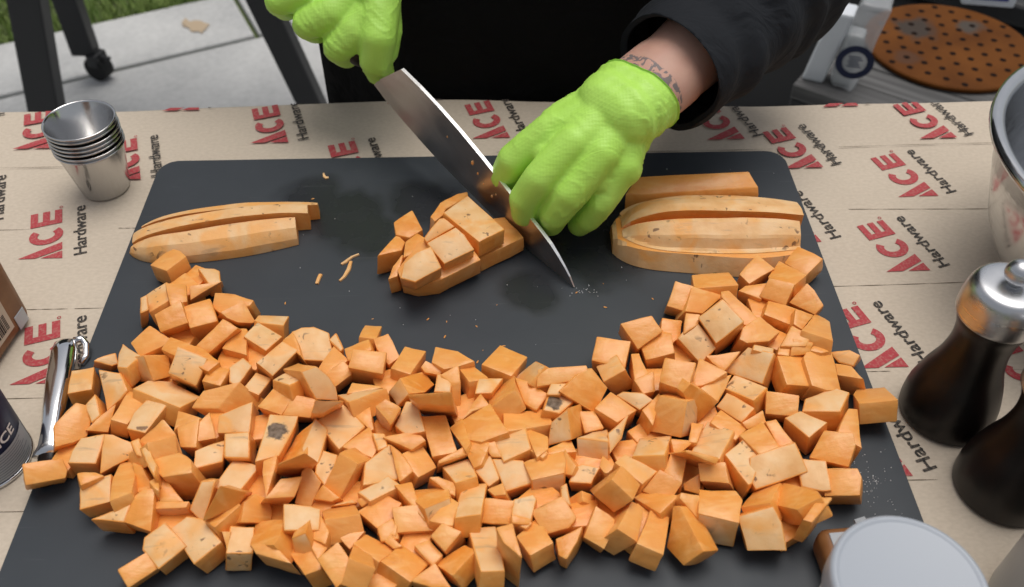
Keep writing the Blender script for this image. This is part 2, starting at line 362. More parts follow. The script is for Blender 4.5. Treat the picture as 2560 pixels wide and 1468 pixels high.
bm = bmesh.new(); box(bm, -.002, .048, -.028, .028, 0, .16, .012, 3); bmesh.ops.subdivide_edges(bm, edges=bm.edges[:], cuts=2, use_grid_fill=True)
for v in bm.verts: v.co += noise.noise_vector(v.co * 38) * .006; v.co.x += v.co.z * .10; v.co.z = max(v.co.z, 0)
from_bm('bag_film', bm, M['bag'], bg_, True)
bm = bmesh.new(); ring_n = 28
for k in range(ring_n):
    a0, a1 = 2 * PI * k / ring_n, 2 * PI * (k + 1) / ring_n; bm.faces.new([bm.verts.new((.030 + r_ * math.cos(a_), -.0325, .058 + r_ * math.sin(a_))) for a_, r_ in ((a0, .020), (a1, .020), (a1, .031), (a0, .031))])
for k in range(5): bm.faces.new([bm.verts.new((.030 + x_, -.0325, .049 + k * .0045 + z_)) for x_, z_ in ((-.012 + .002 * (k % 2), 0), (.012 - .003 * (k % 3), 0), (.012 - .003 * (k % 3), .0018), (-.012 + .002 * (k % 2), .0018))])
bmesh.ops.remove_doubles(bm, verts=bm.verts[:], dist=1e-5); bmesh.ops.solidify(bm, geom=bm.faces[:], thickness=.0006); lb = from_bm('round_label', bm, M['navy'], bg_); lb.rotation_euler.z = .12
mesh_box('inner_pack', .004, .038, -.018, .018, .004, .10, M['jar_clear'], bg_, .006)
ck = empty('black_chest', (.98, 1.36, GZ), math.atan2(-.60, .80)); tag(ck, 'black chest standing behind the grey plank bench', 'chest'); mesh_box('chest_body', -.55, .6, -.05, .5, 0, .44, M['powder'], ck, .02, 3); mesh_box('chest_lid', -.56, .61, -.06, .51, .443, .49, M['powder'], ck, .012, 3)
bp = empty('blue_pack', (1.005, 1.235, GZ + .491), -.2); tag(bp, 'small white and blue pack on top of the black chest', 'pack')
mesh_box('pack_body', -.05, .05, -.02, .03, 0, .075, M['bw'], bp, .004); mesh_box('blue_panel', -.036, .034, -.0215, -.0195, .014, .064, M['blue'], bp)

# ------------------------------------------------------------------ folding table and kraft paper
TZ = -.007
tb = empty('folding_table', (.03, 0, GZ)); tag(tb, 'long work table wrapped in printed kraft paper', 'table')
mesh_box('tabletop', -.80, .80, -.47, .296, .85, .9 + TZ - .003, M['powder'], tb, .004)
for x in (-.72, .72):
    for y in (-.40, .22):
        bm = bmesh.new(); tube(bm, [(x, y, 0), (x, y, .85)], .016, 12); from_bm('leg', bm, M['powder'], tb)
EDGE = ((-.90, .306), (-.45, .3097), (-.337, .3085), (-.148, .316), (-.033, .320), (.075, .3125), (.274, .3000), (.49, .302), (.95, .306))
def paper_edge(x):
    for (x0, y0), (x1, y1) in zip(EDGE, EDGE[1:]):
        if x <= x1: t = (x - x0) / (x1 - x0); t = t * t * (3 - 2 * t); return y0 + (y1 - y0) * t + .0006 * math.sin(x * 40)
    return EDGE[-1][1]
bm = bmesh.new(); nx, rows = 120, []
ys = [-.50, -.485, -.47, -.2, 0, .1, .2, .25, .275, None, 'r1', 'r2', 'r3', 'r4']
for y in ys:
    r = []
    for i in range(nx + 1):
        x = -.79 + 1.64 * i / nx; e = paper_edge(x)
        wob = .0012 * math.sin(x * 7 + 1) * max(0, (y if isinstance(y, float) else .29) - .2) / .1
        if isinstance(y, (int, float)): r.append(bm.verts.new((x, y, TZ + max(0, wob) * (y > .2) - (.0 if y > -.47 else .06 * (-.47 - y) / .015))))
        elif y is None: r.append(bm.verts.new((x, e - .004, TZ + max(0, wob))))
        else:
            k = int(y[1]); r.append(bm.verts.new((x, e + (0, -.001, .001, .0015, .004 * math.sin(x * 13))[k], TZ + (0, -.001, -.004, -.03, -.13)[k])))
    rows.append(r)
for A, B in zip(rows, rows[1:]):
    for i in range(nx): bm.faces.new((A[i], A[i + 1], B[i + 1], B[i]))
bmesh.ops.recalc_face_normals(bm, faces=bm.faces)
paper = from_bm('kraft_paper', bm, M['paper'], None, True); tag(paper, 'tan kraft paper printed with red and black store logos over the table', 'wrapping paper')
if paper.data.polygons[0].normal.z < 0: paper.data.flip_normals()
# one printed mark: three red letters and a black word, drawn once as real outlines
def logo_bm():
    bm = bmesh.new()
    def poly(pts, mi=0):
        f = bm.faces.new([bm.verts.new((t, u, 0)) for t, u in pts]); f.material_index = mi
    poly([(0, 0), (.0092, 0), (.0052, .0165)]); poly([(.0112, 0), (.0200, 0), (.0098, .0335), (.0062, .0205)])
    n = 22; cx, cy = .0322, .0124; pr = None
    for i in range(n + 1):
        a = math.radians(48 + (312 - 48) * i / n); o = (cx + .0112 * math.cos(a), cy + .0132 * math.sin(a)); q = (cx + .0050 * math.cos(a), cy + .0068 * math.sin(a))
        if pr: poly([pr[0], o, q, pr[1]])
        pr = (o, q)
    poly([(.0452, 0), (.0508, 0), (.0508, .0248), (.0452, .0248)])
    for a, b in ((0, .0058), (.0096, .0152), (.0190, .0248)): poly([(.0508, a), (.0634, a), (.0634, b), (.0508, b)])
    for i in range(10):
        a, b = 2 * PI * i / 10, 2 * PI * (i + 1) / 10; ring = lambda a, r: (.0663 + r * math.cos(a), .0008 + r * math.sin(a))
        poly([ring(a, .0015), ring(b, .0015), ring(b, .0009), ring(a, .0009)])
    me = text_mesh('Hardware', .0625, .0102, .00022); b2 = bmesh.new(); b2.from_mesh(me); bpy.data.meshes.remove(me)
    for v in b2.verts: v.co.y -= .0185; v.co.z = 0
    for f in b2.faces: f.material_index = 1
    me = bpy.data.meshes.new('t'); b2.to_mesh(me); b2.free(); bm.from_mesh(me); bpy.data.meshes.remove(me)
    for v in bm.verts: v.co.x -= .0318
    bmesh.ops.recalc_face_normals(bm, faces=bm.faces); return bm
TH = math.radians(90 + 17.5)
logo0 = logo_bm(); logo_me = bpy.data.meshes.new('printed_logo'); logo0.to_mesh(logo_me); logo0.free()
for k in ('red_ink', 'black_ink'): logo_me.materials.append(M[k])
LOGOS = [(-0.3364, 0.1332), (-0.2975, 0.0051), (-0.2991, 0.2308), (-0.1783, 0.281), (-0.0993, 0.2212), (0.0237, 0.2825), (0.2379, 0.2746), (0.2985, 0.231), (0.3868, 0.1906), (0.4321, 0.2712), (0.3484, 0.1005), (0.2995, 0.0039), (0.272, 0.1357), (-0.4181, 0.1765), (-0.471, 0.3276), (-0.3913, 0.278), (-0.2704, 0.3345), (-0.0586, 0.3405), (0.3569, 0.324), (0.2725, -0.0858), (0.4004, -0.0268)]
for x, y in LOGOS:
    me = logo_me
    if y > .22:
        b = bmesh.new(); b.from_mesh(logo_me); R_ = Matrix.Rotation(TH, 4, 'Z')
        ln = Vector((0, paper_edge(x) - .003 - y, 0)); nn = Vector((0, 1, 0)); inv = R_.inverted()
        bmesh.ops.bisect_plane(b, geom=b.verts[:] + b.edges[:] + b.faces[:], plane_co=inv @ ln, plane_no=inv.to_3x3() @ nn, clear_outer=True)
        if not b.faces: b.free(); continue
        me = bpy.data.meshes.new('printed_logo'); b.to_mesh(me); b.free()
        for k in ('red_ink', 'black_ink'): me.materials.append(M[k])
    o = bpy.data.objects.new('printed_logo', me); COL.objects.link(o); o.parent = paper; o.location = (x, y, TZ + (.0006 if y < .2 else .0017)); o.rotation_euler.z = TH
rc = random.Random(5)
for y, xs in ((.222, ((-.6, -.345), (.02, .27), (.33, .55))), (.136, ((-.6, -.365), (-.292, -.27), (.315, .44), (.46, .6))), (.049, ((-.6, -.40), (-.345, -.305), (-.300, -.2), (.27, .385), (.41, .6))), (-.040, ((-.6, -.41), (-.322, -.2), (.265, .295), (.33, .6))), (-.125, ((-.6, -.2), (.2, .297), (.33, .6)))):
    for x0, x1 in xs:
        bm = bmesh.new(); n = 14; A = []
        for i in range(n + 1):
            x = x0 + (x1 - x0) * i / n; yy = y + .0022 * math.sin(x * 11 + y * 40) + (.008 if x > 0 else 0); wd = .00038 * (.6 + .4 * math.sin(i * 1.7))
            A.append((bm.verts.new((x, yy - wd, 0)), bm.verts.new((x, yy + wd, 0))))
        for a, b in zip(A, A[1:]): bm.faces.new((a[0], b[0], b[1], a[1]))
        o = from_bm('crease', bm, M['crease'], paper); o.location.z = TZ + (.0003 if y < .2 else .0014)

# ------------------------------------------------------------------ cutting board
bm = bmesh.new(); pts = []; RX, Y0, Y1, rr = .275, -.285, .2195, .017
for cx_, cy_, a0 in ((RX - rr, Y1 - rr, 0), (-RX + rr, Y1 - rr, 90), (-RX + rr, Y0 + rr, 180), (RX - rr, Y0 + rr, 270)):
    for k in range(9): a = math.radians(a0 + k * 90 / 8); pts.append((cx_ + rr * math.cos(a), cy_ + rr * math.sin(a)))
f = bm.faces.new([bm.verts.new((x, y, 0)) for x, y in pts]); ex = bmesh.ops.extrude_face_region(bm, geom=[f])
for v in ex['geom']:
    if isinstance(v, bmesh.types.BMVert): v.co.z = TZ + .0004
bmesh.ops.recalc_face_normals(bm, faces=bm.faces)
top = [e for e in bm.edges if all(abs(v.co.z) < 1e-6 for v in e.verts)]
bmesh.ops.bevel(bm, geom=top, offset=.0012, segments=3, affect='EDGES')
board = from_bm('cutting_board', bm, M['board']); tag(board, 'large dark grey plastic cutting board with rounded corners and wet patches', 'cutting board')

# ------------------------------------------------------------------ diced sweet potato: (vertices in top polygon, skin code, label, corner coordinates in tenths of a millimetre)
PIECES = [
(6,'n','plump orange cube alone at the front edge of the three peeled strips',[-2269,585,198,-2429,688,165,-2351,829,157,-2295,875,158,-2231,841,170,-2162,744,191,-2250,564,45,-2410,670,12,-2334,812,4,-2277,853,6,-2213,822,17,-2145,726,38],0),
(5,'t','pale topped chunk back right of the three-cornered wedge with a long slanting cut face',[-2049,616,194,-1928,623,177,-1884,604,170,-1852,478,162,-1939,464,174,-2069,626,37,-1947,631,20,-1902,614,12,-1871,489,4,-1958,473,16],0),
(4,'n','orange block right of the cube with a bright pale',[-2034,246,216,-2136,194,233,-2218,396,265,-2075,394,236,-2076,262,4,-2179,213,21,-2263,414,54,-2117,413,24],0),
(5,'t','cube with a bright pale sloping top at the upper left end of the heap',[-2302,170,183,-2381,380,157,-2294,455,169,-2246,487,176,-2163,285,203,-2277,167,30,-2356,371,4,-2270,446,16,-2221,480,23,-2139,276,50],0),
(4,'t','pale topped block left of the cube with a bright pale',[-2266,124,264,-2314,94,261,-2340,215,299,-2295,245,302,-2359,201,7,-2406,170,4,-2432,290,41,-2387,320,44],0),
(4,'n','large orange block in front of the cube with a bright pale',[-2133,-80,255,-2189,27,317,-2025,132,351,-1956,-12,269,-2157,48,4,-2210,157,66,-2049,259,99,-1981,118,19],0),
(4,'n','smooth orange cube standing square on two flat blocks',[-1950,-41,242,-2037,124,282,-1853,213,276,-1775,31,234,-1964,10,11,-2053,174,51,-1867,263,45,-1791,83,4],0),
(3,'n','three-cornered wedge with a long slanting cut face',[-2041,306,162,-2057,404,225,-1827,472,196,-2092,398,4,-2105,498,67,-1877,566,38],0),
(6,'n','large orange chunk behind the quarter-round slice with a thin curved front rim',[-1859,219,186,-1866,349,204,-1707,305,214,-1558,242,221,-1583,196,211,-1777,142,183,-1839,245,7,-1844,374,25,-1689,329,35,-1544,268,41,-1562,221,32,-1759,167,4],0),
(6,'n','quarter-round slice with a thin curved front rim',[-1552,80,146,-1645,59,181,-1718,70,221,-1764,98,255,-1624,223,245,-1537,105,150,-1624,148,4,-1715,126,38,-1785,139,77,-1836,165,113,-1695,289,101,-1606,172,7],0),
(4,'n','large orange block in front of the smooth orange cube standing square on two flat blocks',[-1793,-257,211,-1876,-211,237,-1708,-20,322,-1594,-86,285,-1793,-126,4,-1874,-82,29,-1710,106,113,-1592,43,77],0),
(4,'n','large orange block in front of the quarter-round slice with a thin curved front rim',[-1710,-197,206,-1638,-10,205,-1563,-21,206,-1522,-268,210,-1706,-197,51,-1635,-11,50,-1560,-20,51,-1518,-271,55],0),
(4,'t','pale topped cube with one faint grey scratch across its corner',[-1397,-236,213,-1573,-116,236,-1495,32,227,-1302,-94,203,-1422,-232,14,-1594,-114,36,-1520,35,28,-1331,-93,4],0),
(5,'t','large pale topped chunk behind the pale topped cube with one faint grey scratch',[-1313,7,200,-1480,33,208,-1533,58,205,-1523,142,173,-1303,147,148,-1330,-44,55,-1495,-20,64,-1550,6,60,-1536,88,28,-1322,92,4],0),
(4,'n','large orange block behind the block half pale and half orange across one corner',[-2263,-242,181,-2345,-127,205,-2230,-12,249,-2036,-146,231,-2245,-190,4,-2322,-77,28,-2212,38,72,-2020,-95,54],0),
(4,'n','wide flat orange brick lying apart under the unpeeled strips',[1945,307,213,1610,270,224,1636,475,159,1920,503,151,1947,261,66,1617,228,75,1638,429,12,1919,455,4],0),
(4,'n','large orange block left of the wide flat orange brick',[1397,142,181,1475,313,265,1607,263,253,1532,94,170,1410,221,15,1487,388,98,1619,340,87,1543,172,4],0),
(4,'n','large orange block in front of the wide flat orange brick',[1508,45,224,1592,265,253,1832,245,173,1642,57,185,1459,91,54,1540,306,83,1776,287,4,1589,103,16],0),
(4,'n','orange block behind the pale oval faced chunk with one brown pit',[1451,-217,278,1482,-55,325,1586,-78,330,1565,-151,307,1470,-165,89,1500,-2,137,1605,-27,141,1582,-98,119],0),
(4,'t','big pale chunk split by a jagged dark crack',[1653,-321,282,1551,-131,352,1724,-42,435,1852,-208,383,1714,-190,4,1610,-4,71,1783,82,152,1913,-81,102],0),
(6,'n','long narrow orange stick',[1903,-89,216,1785,161,249,1787,207,255,1848,217,257,2015,-42,224,1956,-95,216,1904,-56,5,1790,188,37,1791,233,43,1851,243,45,2019,-15,12,1959,-68,4],0),
(4,'n','large orange block behind the long narrow orange stick',[2045,371,158,1984,467,169,2155,643,204,2257,497,187,2052,396,4,1992,492,15,2161,662,49,2262,522,33],0),
(4,'n','long orange block at the far top right corner of the heap',[2484,437,166,2350,592,155,2481,726,203,2630,563,217,2519,459,16,2384,614,4,2517,744,52,2665,584,66],0),
(4,'n','large orange block front left of the long orange block',[2334,265,239,2188,419,179,2325,626,152,2461,381,232,2359,229,92,2215,385,32,2349,593,4,2484,347,84],0),
(4,'n','large orange block left of the quarter-round orange piece with its arc towards',[2256,124,175,2088,230,169,2165,338,256,2328,249,269,2318,213,10,2151,318,4,2228,425,90,2387,337,102],0),
(5,'n','orange chunk back right of the long narrow orange stick',[2100,212,158,1945,300,163,2008,335,172,2170,353,185,2155,308,177,2110,236,4,1953,325,8,2017,360,18,2178,377,30,2165,333,22],0),
(5,'n','quarter-round orange piece with its arc towards the board edge',[2449,50,156,2288,167,165,2424,274,267,2469,211,249,2513,98,203,2500,132,4,2344,249,14,2475,357,116,2519,292,95,2565,180,51],0),
(4,'n','large orange block back right of the flat triangular slab with a torn peel flake',[2275,-59,159,2068,22,204,2130,161,204,2340,106,161,2245,-43,4,2037,35,49,2104,172,48,2310,119,5],0),
(4,'n','orange block in front of the quarter-round orange piece with its arc towards',[2304,-138,206,2245,-98,227,2285,27,253,2412,-10,221,2268,-85,4,2211,-43,25,2249,81,51,2375,43,19],0),
(4,'n','large orange block in front of the quarter-round orange piece with its arc towards',[2436,-332,313,2240,-244,325,2458,75,141,2541,-20,159,2429,-402,175,2231,-311,187,2450,6,4,2534,-85,20],0),
(6,'n','flat triangular slab with a torn peel flake on its rim',[2047,-236,209,1889,-261,220,1836,-231,232,1873,-141,247,2021,-37,255,2138,-161,216,2024,-191,4,1868,-217,14,1814,-187,26,1852,-97,42,2000,9,50,2114,-116,11],0),
(4,'n',"orange block behind the broad flat orange plate near the board's",[2092,-331,263,2198,-185,301,2318,-262,293,2264,-344,273,2106,-293,83,2211,-148,120,2332,-225,113,2277,-307,92],0),
(4,'n',"orange block back left of the broad flat orange plate near the board's",[2145,-398,233,2183,-287,288,2320,-312,271,2278,-382,237,2143,-302,48,2178,-193,102,2311,-219,85,2272,-288,51],0),
(5,'t','pale oval faced chunk with one brown pit near its lower edge',[1554,-394,166,1411,-233,251,1453,-189,276,1559,-133,309,1672,-297,222,1558,-308,4,1416,-144,91,1456,-99,117,1562,-49,147,1679,-209,61],0),
(5,'n','orange chunk back right of the upright orange block leaning on the cube behind it',[1387,-220,184,1313,-115,222,1335,-28,243,1476,-43,224,1449,-165,193,1368,-168,4,1297,-64,41,1318,19,62,1457,8,44,1430,-115,12],0),
(4,'t','pale topped block in front of the flat triangular slab with a torn peel flake',[2019,-428,283,1881,-395,310,1902,-341,305,2039,-359,278,1984,-432,104,1847,-397,131,1866,-344,127,2004,-362,99],0),
(4,'n','orange block right of the flat triangular slab with a torn peel flake',[2143,-400,239,2062,-383,239,2085,-310,252,2167,-327,252,2150,-365,25,2068,-348,25,2092,-275,38,2174,-291,38],0),
(4,'t','boxy cube with pale top touching the peeler handle',[-2508,-502,169,-2665,-539,169,-2705,-326,160,-2554,-296,160,-2510,-507,13,-2667,-546,13,-2706,-332,4,-2554,-301,4],0),
(5,'t','pale topped chunk behind the upright pale skinned slab behind the peeler handle',[-2438,-297,159,-2547,-294,213,-2525,-268,214,-2426,-205,192,-2398,-271,150,-2510,-230,13,-2617,-226,67,-2599,-201,68,-2500,-139,46,-2470,-204,4],0),
(5,'t','upright pale skinned slab behind the peeler handle',[-2359,-692,173,-2474,-396,246,-2307,-445,260,-2239,-571,233,-2277,-623,209,-2330,-639,4,-2441,-346,77,-2277,-393,91,-2209,-517,64,-2248,-568,41],0),
(5,'t','large pale topped chunk behind the upright pale skinned slab behind the peeler handle',[-2255,-437,305,-2330,-417,291,-2403,-218,202,-2430,-76,141,-2215,-284,243,-2246,-497,170,-2323,-473,155,-2397,-274,66,-2424,-133,4,-2206,-342,107],0),
(4,'a','block half pale and half orange across one corner',[-2101,-471,197,-2152,-362,334,-2034,-277,244,-2020,-393,149,-2295,-360,53,-2345,-251,188,-2228,-167,100,-2213,-281,4],0),
(4,'ts','pale square topped cube with two black scars',[-1800,-538,228,-1982,-483,297,-1938,-315,372,-1741,-366,301,-1848,-432,4,-2028,-374,74,-1985,-210,147,-1793,-260,78],0),
(5,'n','large orange chunk behind the pale square topped cube with two black scars',[-2070,-275,295,-2033,-176,301,-1798,-271,296,-1660,-387,289,-1725,-468,285,-2065,-265,88,-2035,-163,93,-1799,-261,88,-1657,-377,81,-1728,-453,77],0),
(5,'t','long low piece with smooth cream top',[-1862,-722,235,-2193,-580,264,-2147,-454,191,-2011,-427,139,-1783,-564,137,-1907,-778,98,-2226,-641,127,-2188,-515,56,-2051,-493,6,-1828,-626,4],0),
(4,'n','orange block behind the pointed orange wedge shaped like an arrow head',[-1638,-552,238,-1771,-516,248,-1713,-379,250,-1599,-413,242,-1648,-546,85,-1780,-507,94,-1723,-371,97,-1609,-405,89],0),
(4,'n','pointed orange wedge shaped like an arrow head',[-1638,-696,182,-1815,-688,186,-1745,-581,234,-1511,-535,254,-1492,-712,4,-1671,-705,7,-1596,-599,55,-1368,-553,76],0),
(5,'t','long pale topped block with a single brown dot',[-2042,-907,223,-2169,-873,227,-2157,-749,224,-2090,-591,218,-1945,-649,214,-2049,-907,69,-2176,-876,73,-2164,-751,70,-2096,-600,64,-1956,-655,60],0),
(4,'n','large orange block left of the long pale topped block with a single brown dot',[-2170,-836,220,-2276,-811,245,-2243,-552,212,-2114,-590,182,-2212,-845,72,-2316,-821,97,-2285,-563,64,-2155,-602,34],0),
(5,'n','orange chunk right of the big lopsided wedge with a torn flap beside',[-2307,-847,157,-2438,-864,204,-2386,-789,220,-2281,-677,233,-2295,-775,189,-2372,-770,4,-2501,-784,51,-2450,-711,67,-2348,-602,79,-2360,-697,36],0),
(4,'t','pale topped block back right of the big lopsided wedge with a torn flap beside',[-2408,-812,212,-2479,-692,238,-2427,-608,260,-2361,-762,225,-2401,-764,4,-2472,-643,30,-2421,-558,52,-2355,-712,18],0),
(7,'n','big lopsided wedge with a torn flap beside the peeler',[-2495,-929,172,-2593,-983,197,-2618,-852,255,-2524,-688,270,-2465,-695,241,-2425,-784,192,-2432,-877,162,-2571,-867,12,-2670,-922,37,-2694,-789,95,-2601,-624,111,-2542,-632,81,-2503,-722,32,-2511,-813,4],0),
(4,'n','large orange block in front of the long pale topped block with a single brown dot',[-1984,-1019,250,-2059,-995,260,-1914,-866,318,-1817,-961,276,-1915,-1191,4,-1988,-1168,15,-1845,-1038,73,-1750,-1134,30],0),
(4,'t','pale topped block right of the broad pale skin dome with tiny pits',[-2028,-1109,280,-2078,-1028,308,-2029,-997,303,-1971,-1124,264,-2076,-1068,76,-2125,-987,104,-2077,-955,99,-2018,-1084,59],0),
(4,'n','orange block in front of the long low piece with smooth cream',[-1844,-872,232,-1869,-909,229,-1875,-736,232,-1700,-815,245,-1825,-866,7,-1848,-901,4,-1856,-731,8,-1679,-809,21],0),
(4,'n','orange block behind the wide cube with speckled pale',[-1731,-967,197,-1762,-893,225,-1666,-749,234,-1602,-923,173,-1765,-925,54,-1794,-852,81,-1700,-706,92,-1637,-882,30],0),
(4,'n','large orange block back left of the wide cube with speckled pale',[-1808,-995,194,-1852,-862,224,-1715,-815,247,-1707,-1008,199,-1794,-948,4,-1836,-816,34,-1699,-767,57,-1691,-961,9],0),
(4,'t','large pale topped block front right of the pointed orange wedge shaped like an arrow head',[-1400,-890,178,-1609,-888,178,-1615,-767,208,-1405,-675,231,-1401,-847,4,-1610,-846,4,-1613,-725,34,-1404,-632,57],0),
(4,'t','large pale topped block right of the wide cube with speckled pale',[-1358,-1107,211,-1509,-1101,217,-1530,-947,257,-1378,-930,256,-1365,-1054,4,-1515,-1047,11,-1537,-894,50,-1387,-881,49],0),
(5,'t','pale topped chunk back right of the pointed orange wedge shaped like an arrow head',[-1542,-531,195,-1595,-500,213,-1615,-394,239,-1532,-313,239,-1464,-363,214,-1582,-487,4,-1635,-460,21,-1656,-354,47,-1572,-276,46,-1502,-322,22],0),
(4,'t','long cream topped block with brown streaks along one edge',[-1311,-472,223,-1435,-383,269,-1274,-217,293,-1160,-272,259,-1345,-403,4,-1472,-320,48,-1308,-153,72,-1198,-209,39],0),
(6,'t','largest cream domed chunk at the back rim of the heap',[-1132,-321,206,-1233,-118,278,-1166,-84,279,-1085,-75,271,-977,-109,247,-922,-315,180,-1152,-263,29,-1253,-65,100,-1187,-32,101,-1107,-23,93,-1000,-56,69,-950,-257,4],0),
(4,'n','orange block left of the largest cream domed chunk at the back rim',[-1134,-337,257,-1285,-188,256,-1222,-122,277,-1164,-238,268,-1101,-299,46,-1249,-154,45,-1186,-91,66,-1128,-203,57],0),
(4,'t','pale topped block right of the largest cream domed chunk at the back rim',[-888,-255,216,-976,-165,233,-931,-106,237,-870,-233,217,-902,-227,4,-989,-139,20,-944,-79,25,-883,-207,5],0),
(4,'n','small orange cube perched highest at the middle back rim',[-654,-150,216,-774,-135,225,-755,37,160,-633,34,147,-676,-201,72,-796,-186,81,-777,-12,16,-658,-21,4],0),
(4,'n','orange block back left of the tidy square orange cube facing the cook',[-827,-353,227,-866,-234,220,-697,-191,260,-670,-289,264,-774,-345,11,-814,-230,4,-647,-187,44,-621,-285,48],0),
(5,'n','orange chunk right of the tidy square orange cube facing the cook',[-558,-364,185,-645,-248,224,-672,-173,247,-567,-127,255,-478,-301,199,-567,-312,4,-653,-194,44,-679,-121,67,-577,-74,75,-491,-245,20],0),
(4,'n','tidy square orange cube facing the cook in the middle',[-580,-488,245,-810,-456,282,-784,-329,318,-563,-335,290,-600,-416,4,-829,-382,41,-801,-259,76,-585,-262,50],0),
(4,'n','large orange block behind the rounded end piece with frayed white peel',[-400,-481,229,-536,-427,232,-456,-200,193,-306,-242,187,-417,-502,45,-554,-454,49,-472,-230,10,-323,-269,4],0),
(5,'n','orange chunk back right of the rounded end piece with frayed white peel',[-310,-447,200,-339,-409,218,-305,-360,235,-177,-410,200,-206,-459,183,-327,-381,40,-355,-344,58,-322,-296,74,-194,-344,40,-225,-392,24],0),
(5,'a','rounded end piece with frayed white peel on its edge',[-394,-680,273,-459,-565,302,-312,-398,162,-241,-486,124,-296,-599,185,-481,-695,152,-544,-584,179,-401,-417,42,-329,-506,4,-386,-620,67],0),
(4,'n','large orange block front right of the rounded end piece with frayed white peel',[-329,-854,391,-387,-818,439,-105,-884,548,-93,-920,448,-320,-662,4,-372,-628,53,-95,-692,161,-82,-729,61],0),
(5,'t','large pale topped chunk in front of the rounded end piece with frayed white peel',[-405,-958,210,-483,-885,212,-417,-707,234,-346,-719,238,-280,-937,221,-390,-933,4,-467,-864,6,-402,-690,27,-333,-701,31,-264,-918,14],0),
(4,'a','large pale sided block right of the long sharp wedge with a narrow white skin triangle',[-494,-934,287,-598,-833,353,-529,-787,363,-432,-832,324,-534,-815,4,-635,-712,70,-570,-666,80,-475,-711,42],0),
(4,'t','long sharp wedge with a narrow white skin triangle',[-773,-758,301,-891,-575,149,-795,-591,185,-538,-631,280,-731,-835,177,-851,-651,24,-752,-670,63,-500,-709,155],0),
(4,'n','orange block back right of the long sharp wedge with a narrow white skin triangle',[-806,-635,235,-783,-533,224,-574,-579,220,-706,-619,229,-811,-653,18,-790,-555,8,-586,-599,4,-715,-639,13],0),
(6,'t','rounded pale shell piece with an orange quarter face',[-1001,-676,229,-1082,-585,408,-993,-512,374,-921,-525,277,-883,-555,204,-869,-615,132,-1159,-546,97,-1239,-454,276,-1152,-380,244,-1079,-396,145,-1040,-425,72,-1029,-484,4],0),
(5,'n','orange chunk right of the rounded pale shell piece with an orange quarter face',[-904,-539,172,-968,-452,214,-858,-364,245,-798,-416,219,-800,-454,202,-916,-462,4,-982,-379,45,-870,-290,76,-811,-342,49,-814,-380,33],0),
(4,'n','orange block behind the rounded pale shell piece with an orange quarter face',[-965,-444,201,-1030,-384,202,-939,-195,213,-825,-327,209,-960,-431,4,-1024,-373,6,-935,-186,16,-820,-317,12],0),
(4,'t','large pale topped block left of the smallest neat pale topped cube in a gap',[-1393,-585,171,-1504,-540,196,-1446,-389,182,-1332,-427,155,-1429,-583,19,-1537,-539,44,-1483,-388,30,-1370,-428,4],0),
(4,'t','smallest neat pale topped cube in a gap',[-1158,-639,332,-1295,-548,285,-1209,-449,247,-1093,-558,300,-1151,-696,192,-1287,-606,146,-1201,-509,109,-1085,-617,162],0),
(4,'n','large orange block in front of the smallest neat pale topped cube in a gap',[-1211,-778,202,-1381,-699,197,-1293,-573,232,-1152,-644,236,-1188,-740,10,-1359,-662,4,-1268,-539,39,-1127,-606,43],0),
(5,'n','large orange chunk in front of the smallest neat pale topped cube in a gap',[-1031,-780,175,-1220,-766,190,-1157,-639,243,-1089,-649,235,-999,-670,222,-1039,-711,19,-1227,-697,33,-1162,-572,85,-1096,-582,78,-1008,-602,65],0),
(4,'t','pale topped block in front of the rounded pale shell piece with an orange quarter face',[-910,-897,359,-978,-916,394,-940,-888,501,-778,-843,424,-987,-699,4,-1054,-717,41,-1017,-690,148,-855,-645,70],0),
(4,'t','large tilted square of plain tan skin',[-813,-1055,213,-981,-846,224,-847,-666,215,-667,-878,203,-827,-1049,14,-997,-846,26,-860,-672,16,-679,-878,4],0),
(4,'n','orange block right of the large tilted square of plain tan skin',[-632,-915,204,-741,-798,215,-645,-732,226,-606,-904,206,-626,-890,4,-733,-774,15,-639,-712,25,-600,-879,6],0),
(5,'tS','pale slab with a large round grey rot spot',[-1166,-1110,242,-1303,-1171,269,-1274,-804,258,-1092,-790,223,-1102,-873,226,-1208,-1116,23,-1342,-1170,49,-1315,-809,38,-1136,-797,4,-1143,-877,7],0),
(6,'n','half-moon orange slice at the back edge by bare board',[-179,-447,235,-262,-380,229,-243,-243,231,-88,-295,241,27,-392,248,-74,-429,242,-163,-445,10,-249,-380,4,-228,-244,5,-75,-297,15,43,-393,23,-60,-429,16],0),
(4,'n','broad diamond turned orange cube at the centre back edge',[269,-497,209,69,-385,203,198,-172,156,386,-295,164,256,-523,57,59,-410,51,186,-201,4,369,-322,13],0),
(4,'t','pale topped block right of the broad diamond turned orange cube at the centre',[383,-632,282,281,-431,95,434,-387,230,494,-531,350,506,-650,188,405,-455,4,556,-412,138,613,-552,254],0),
(5,'n','large orange chunk left of the big leaning orange block with a bent',[430,-651,284,440,-538,327,758,-527,348,770,-570,333,648,-627,305,444,-587,118,451,-475,160,761,-466,180,772,-508,165,657,-564,138],0),
(5,'n','big leaning orange block with a bent ridge on top',[803,-786,163,568,-718,315,695,-601,342,793,-545,338,907,-628,229,728,-665,4,497,-600,152,621,-483,180,718,-432,173,831,-511,68],0),
(4,'tS','small pale square with a purple brown rot stain',[568,-847,252,463,-833,278,511,-669,255,679,-718,216,515,-860,40,413,-844,64,458,-683,42,624,-733,4],0),
(4,'t','pale topped block behind the small pale square with a purple brown rot stain',[575,-724,287,486,-722,289,518,-635,303,631,-633,301,572,-688,77,481,-689,78,515,-601,92,627,-600,91],0),
(4,'n','tent shaped orange block with pale ridge edges',[291,-714,343,116,-787,245,104,-600,116,289,-470,188,363,-787,223,192,-861,128,182,-676,4,361,-551,73],0),
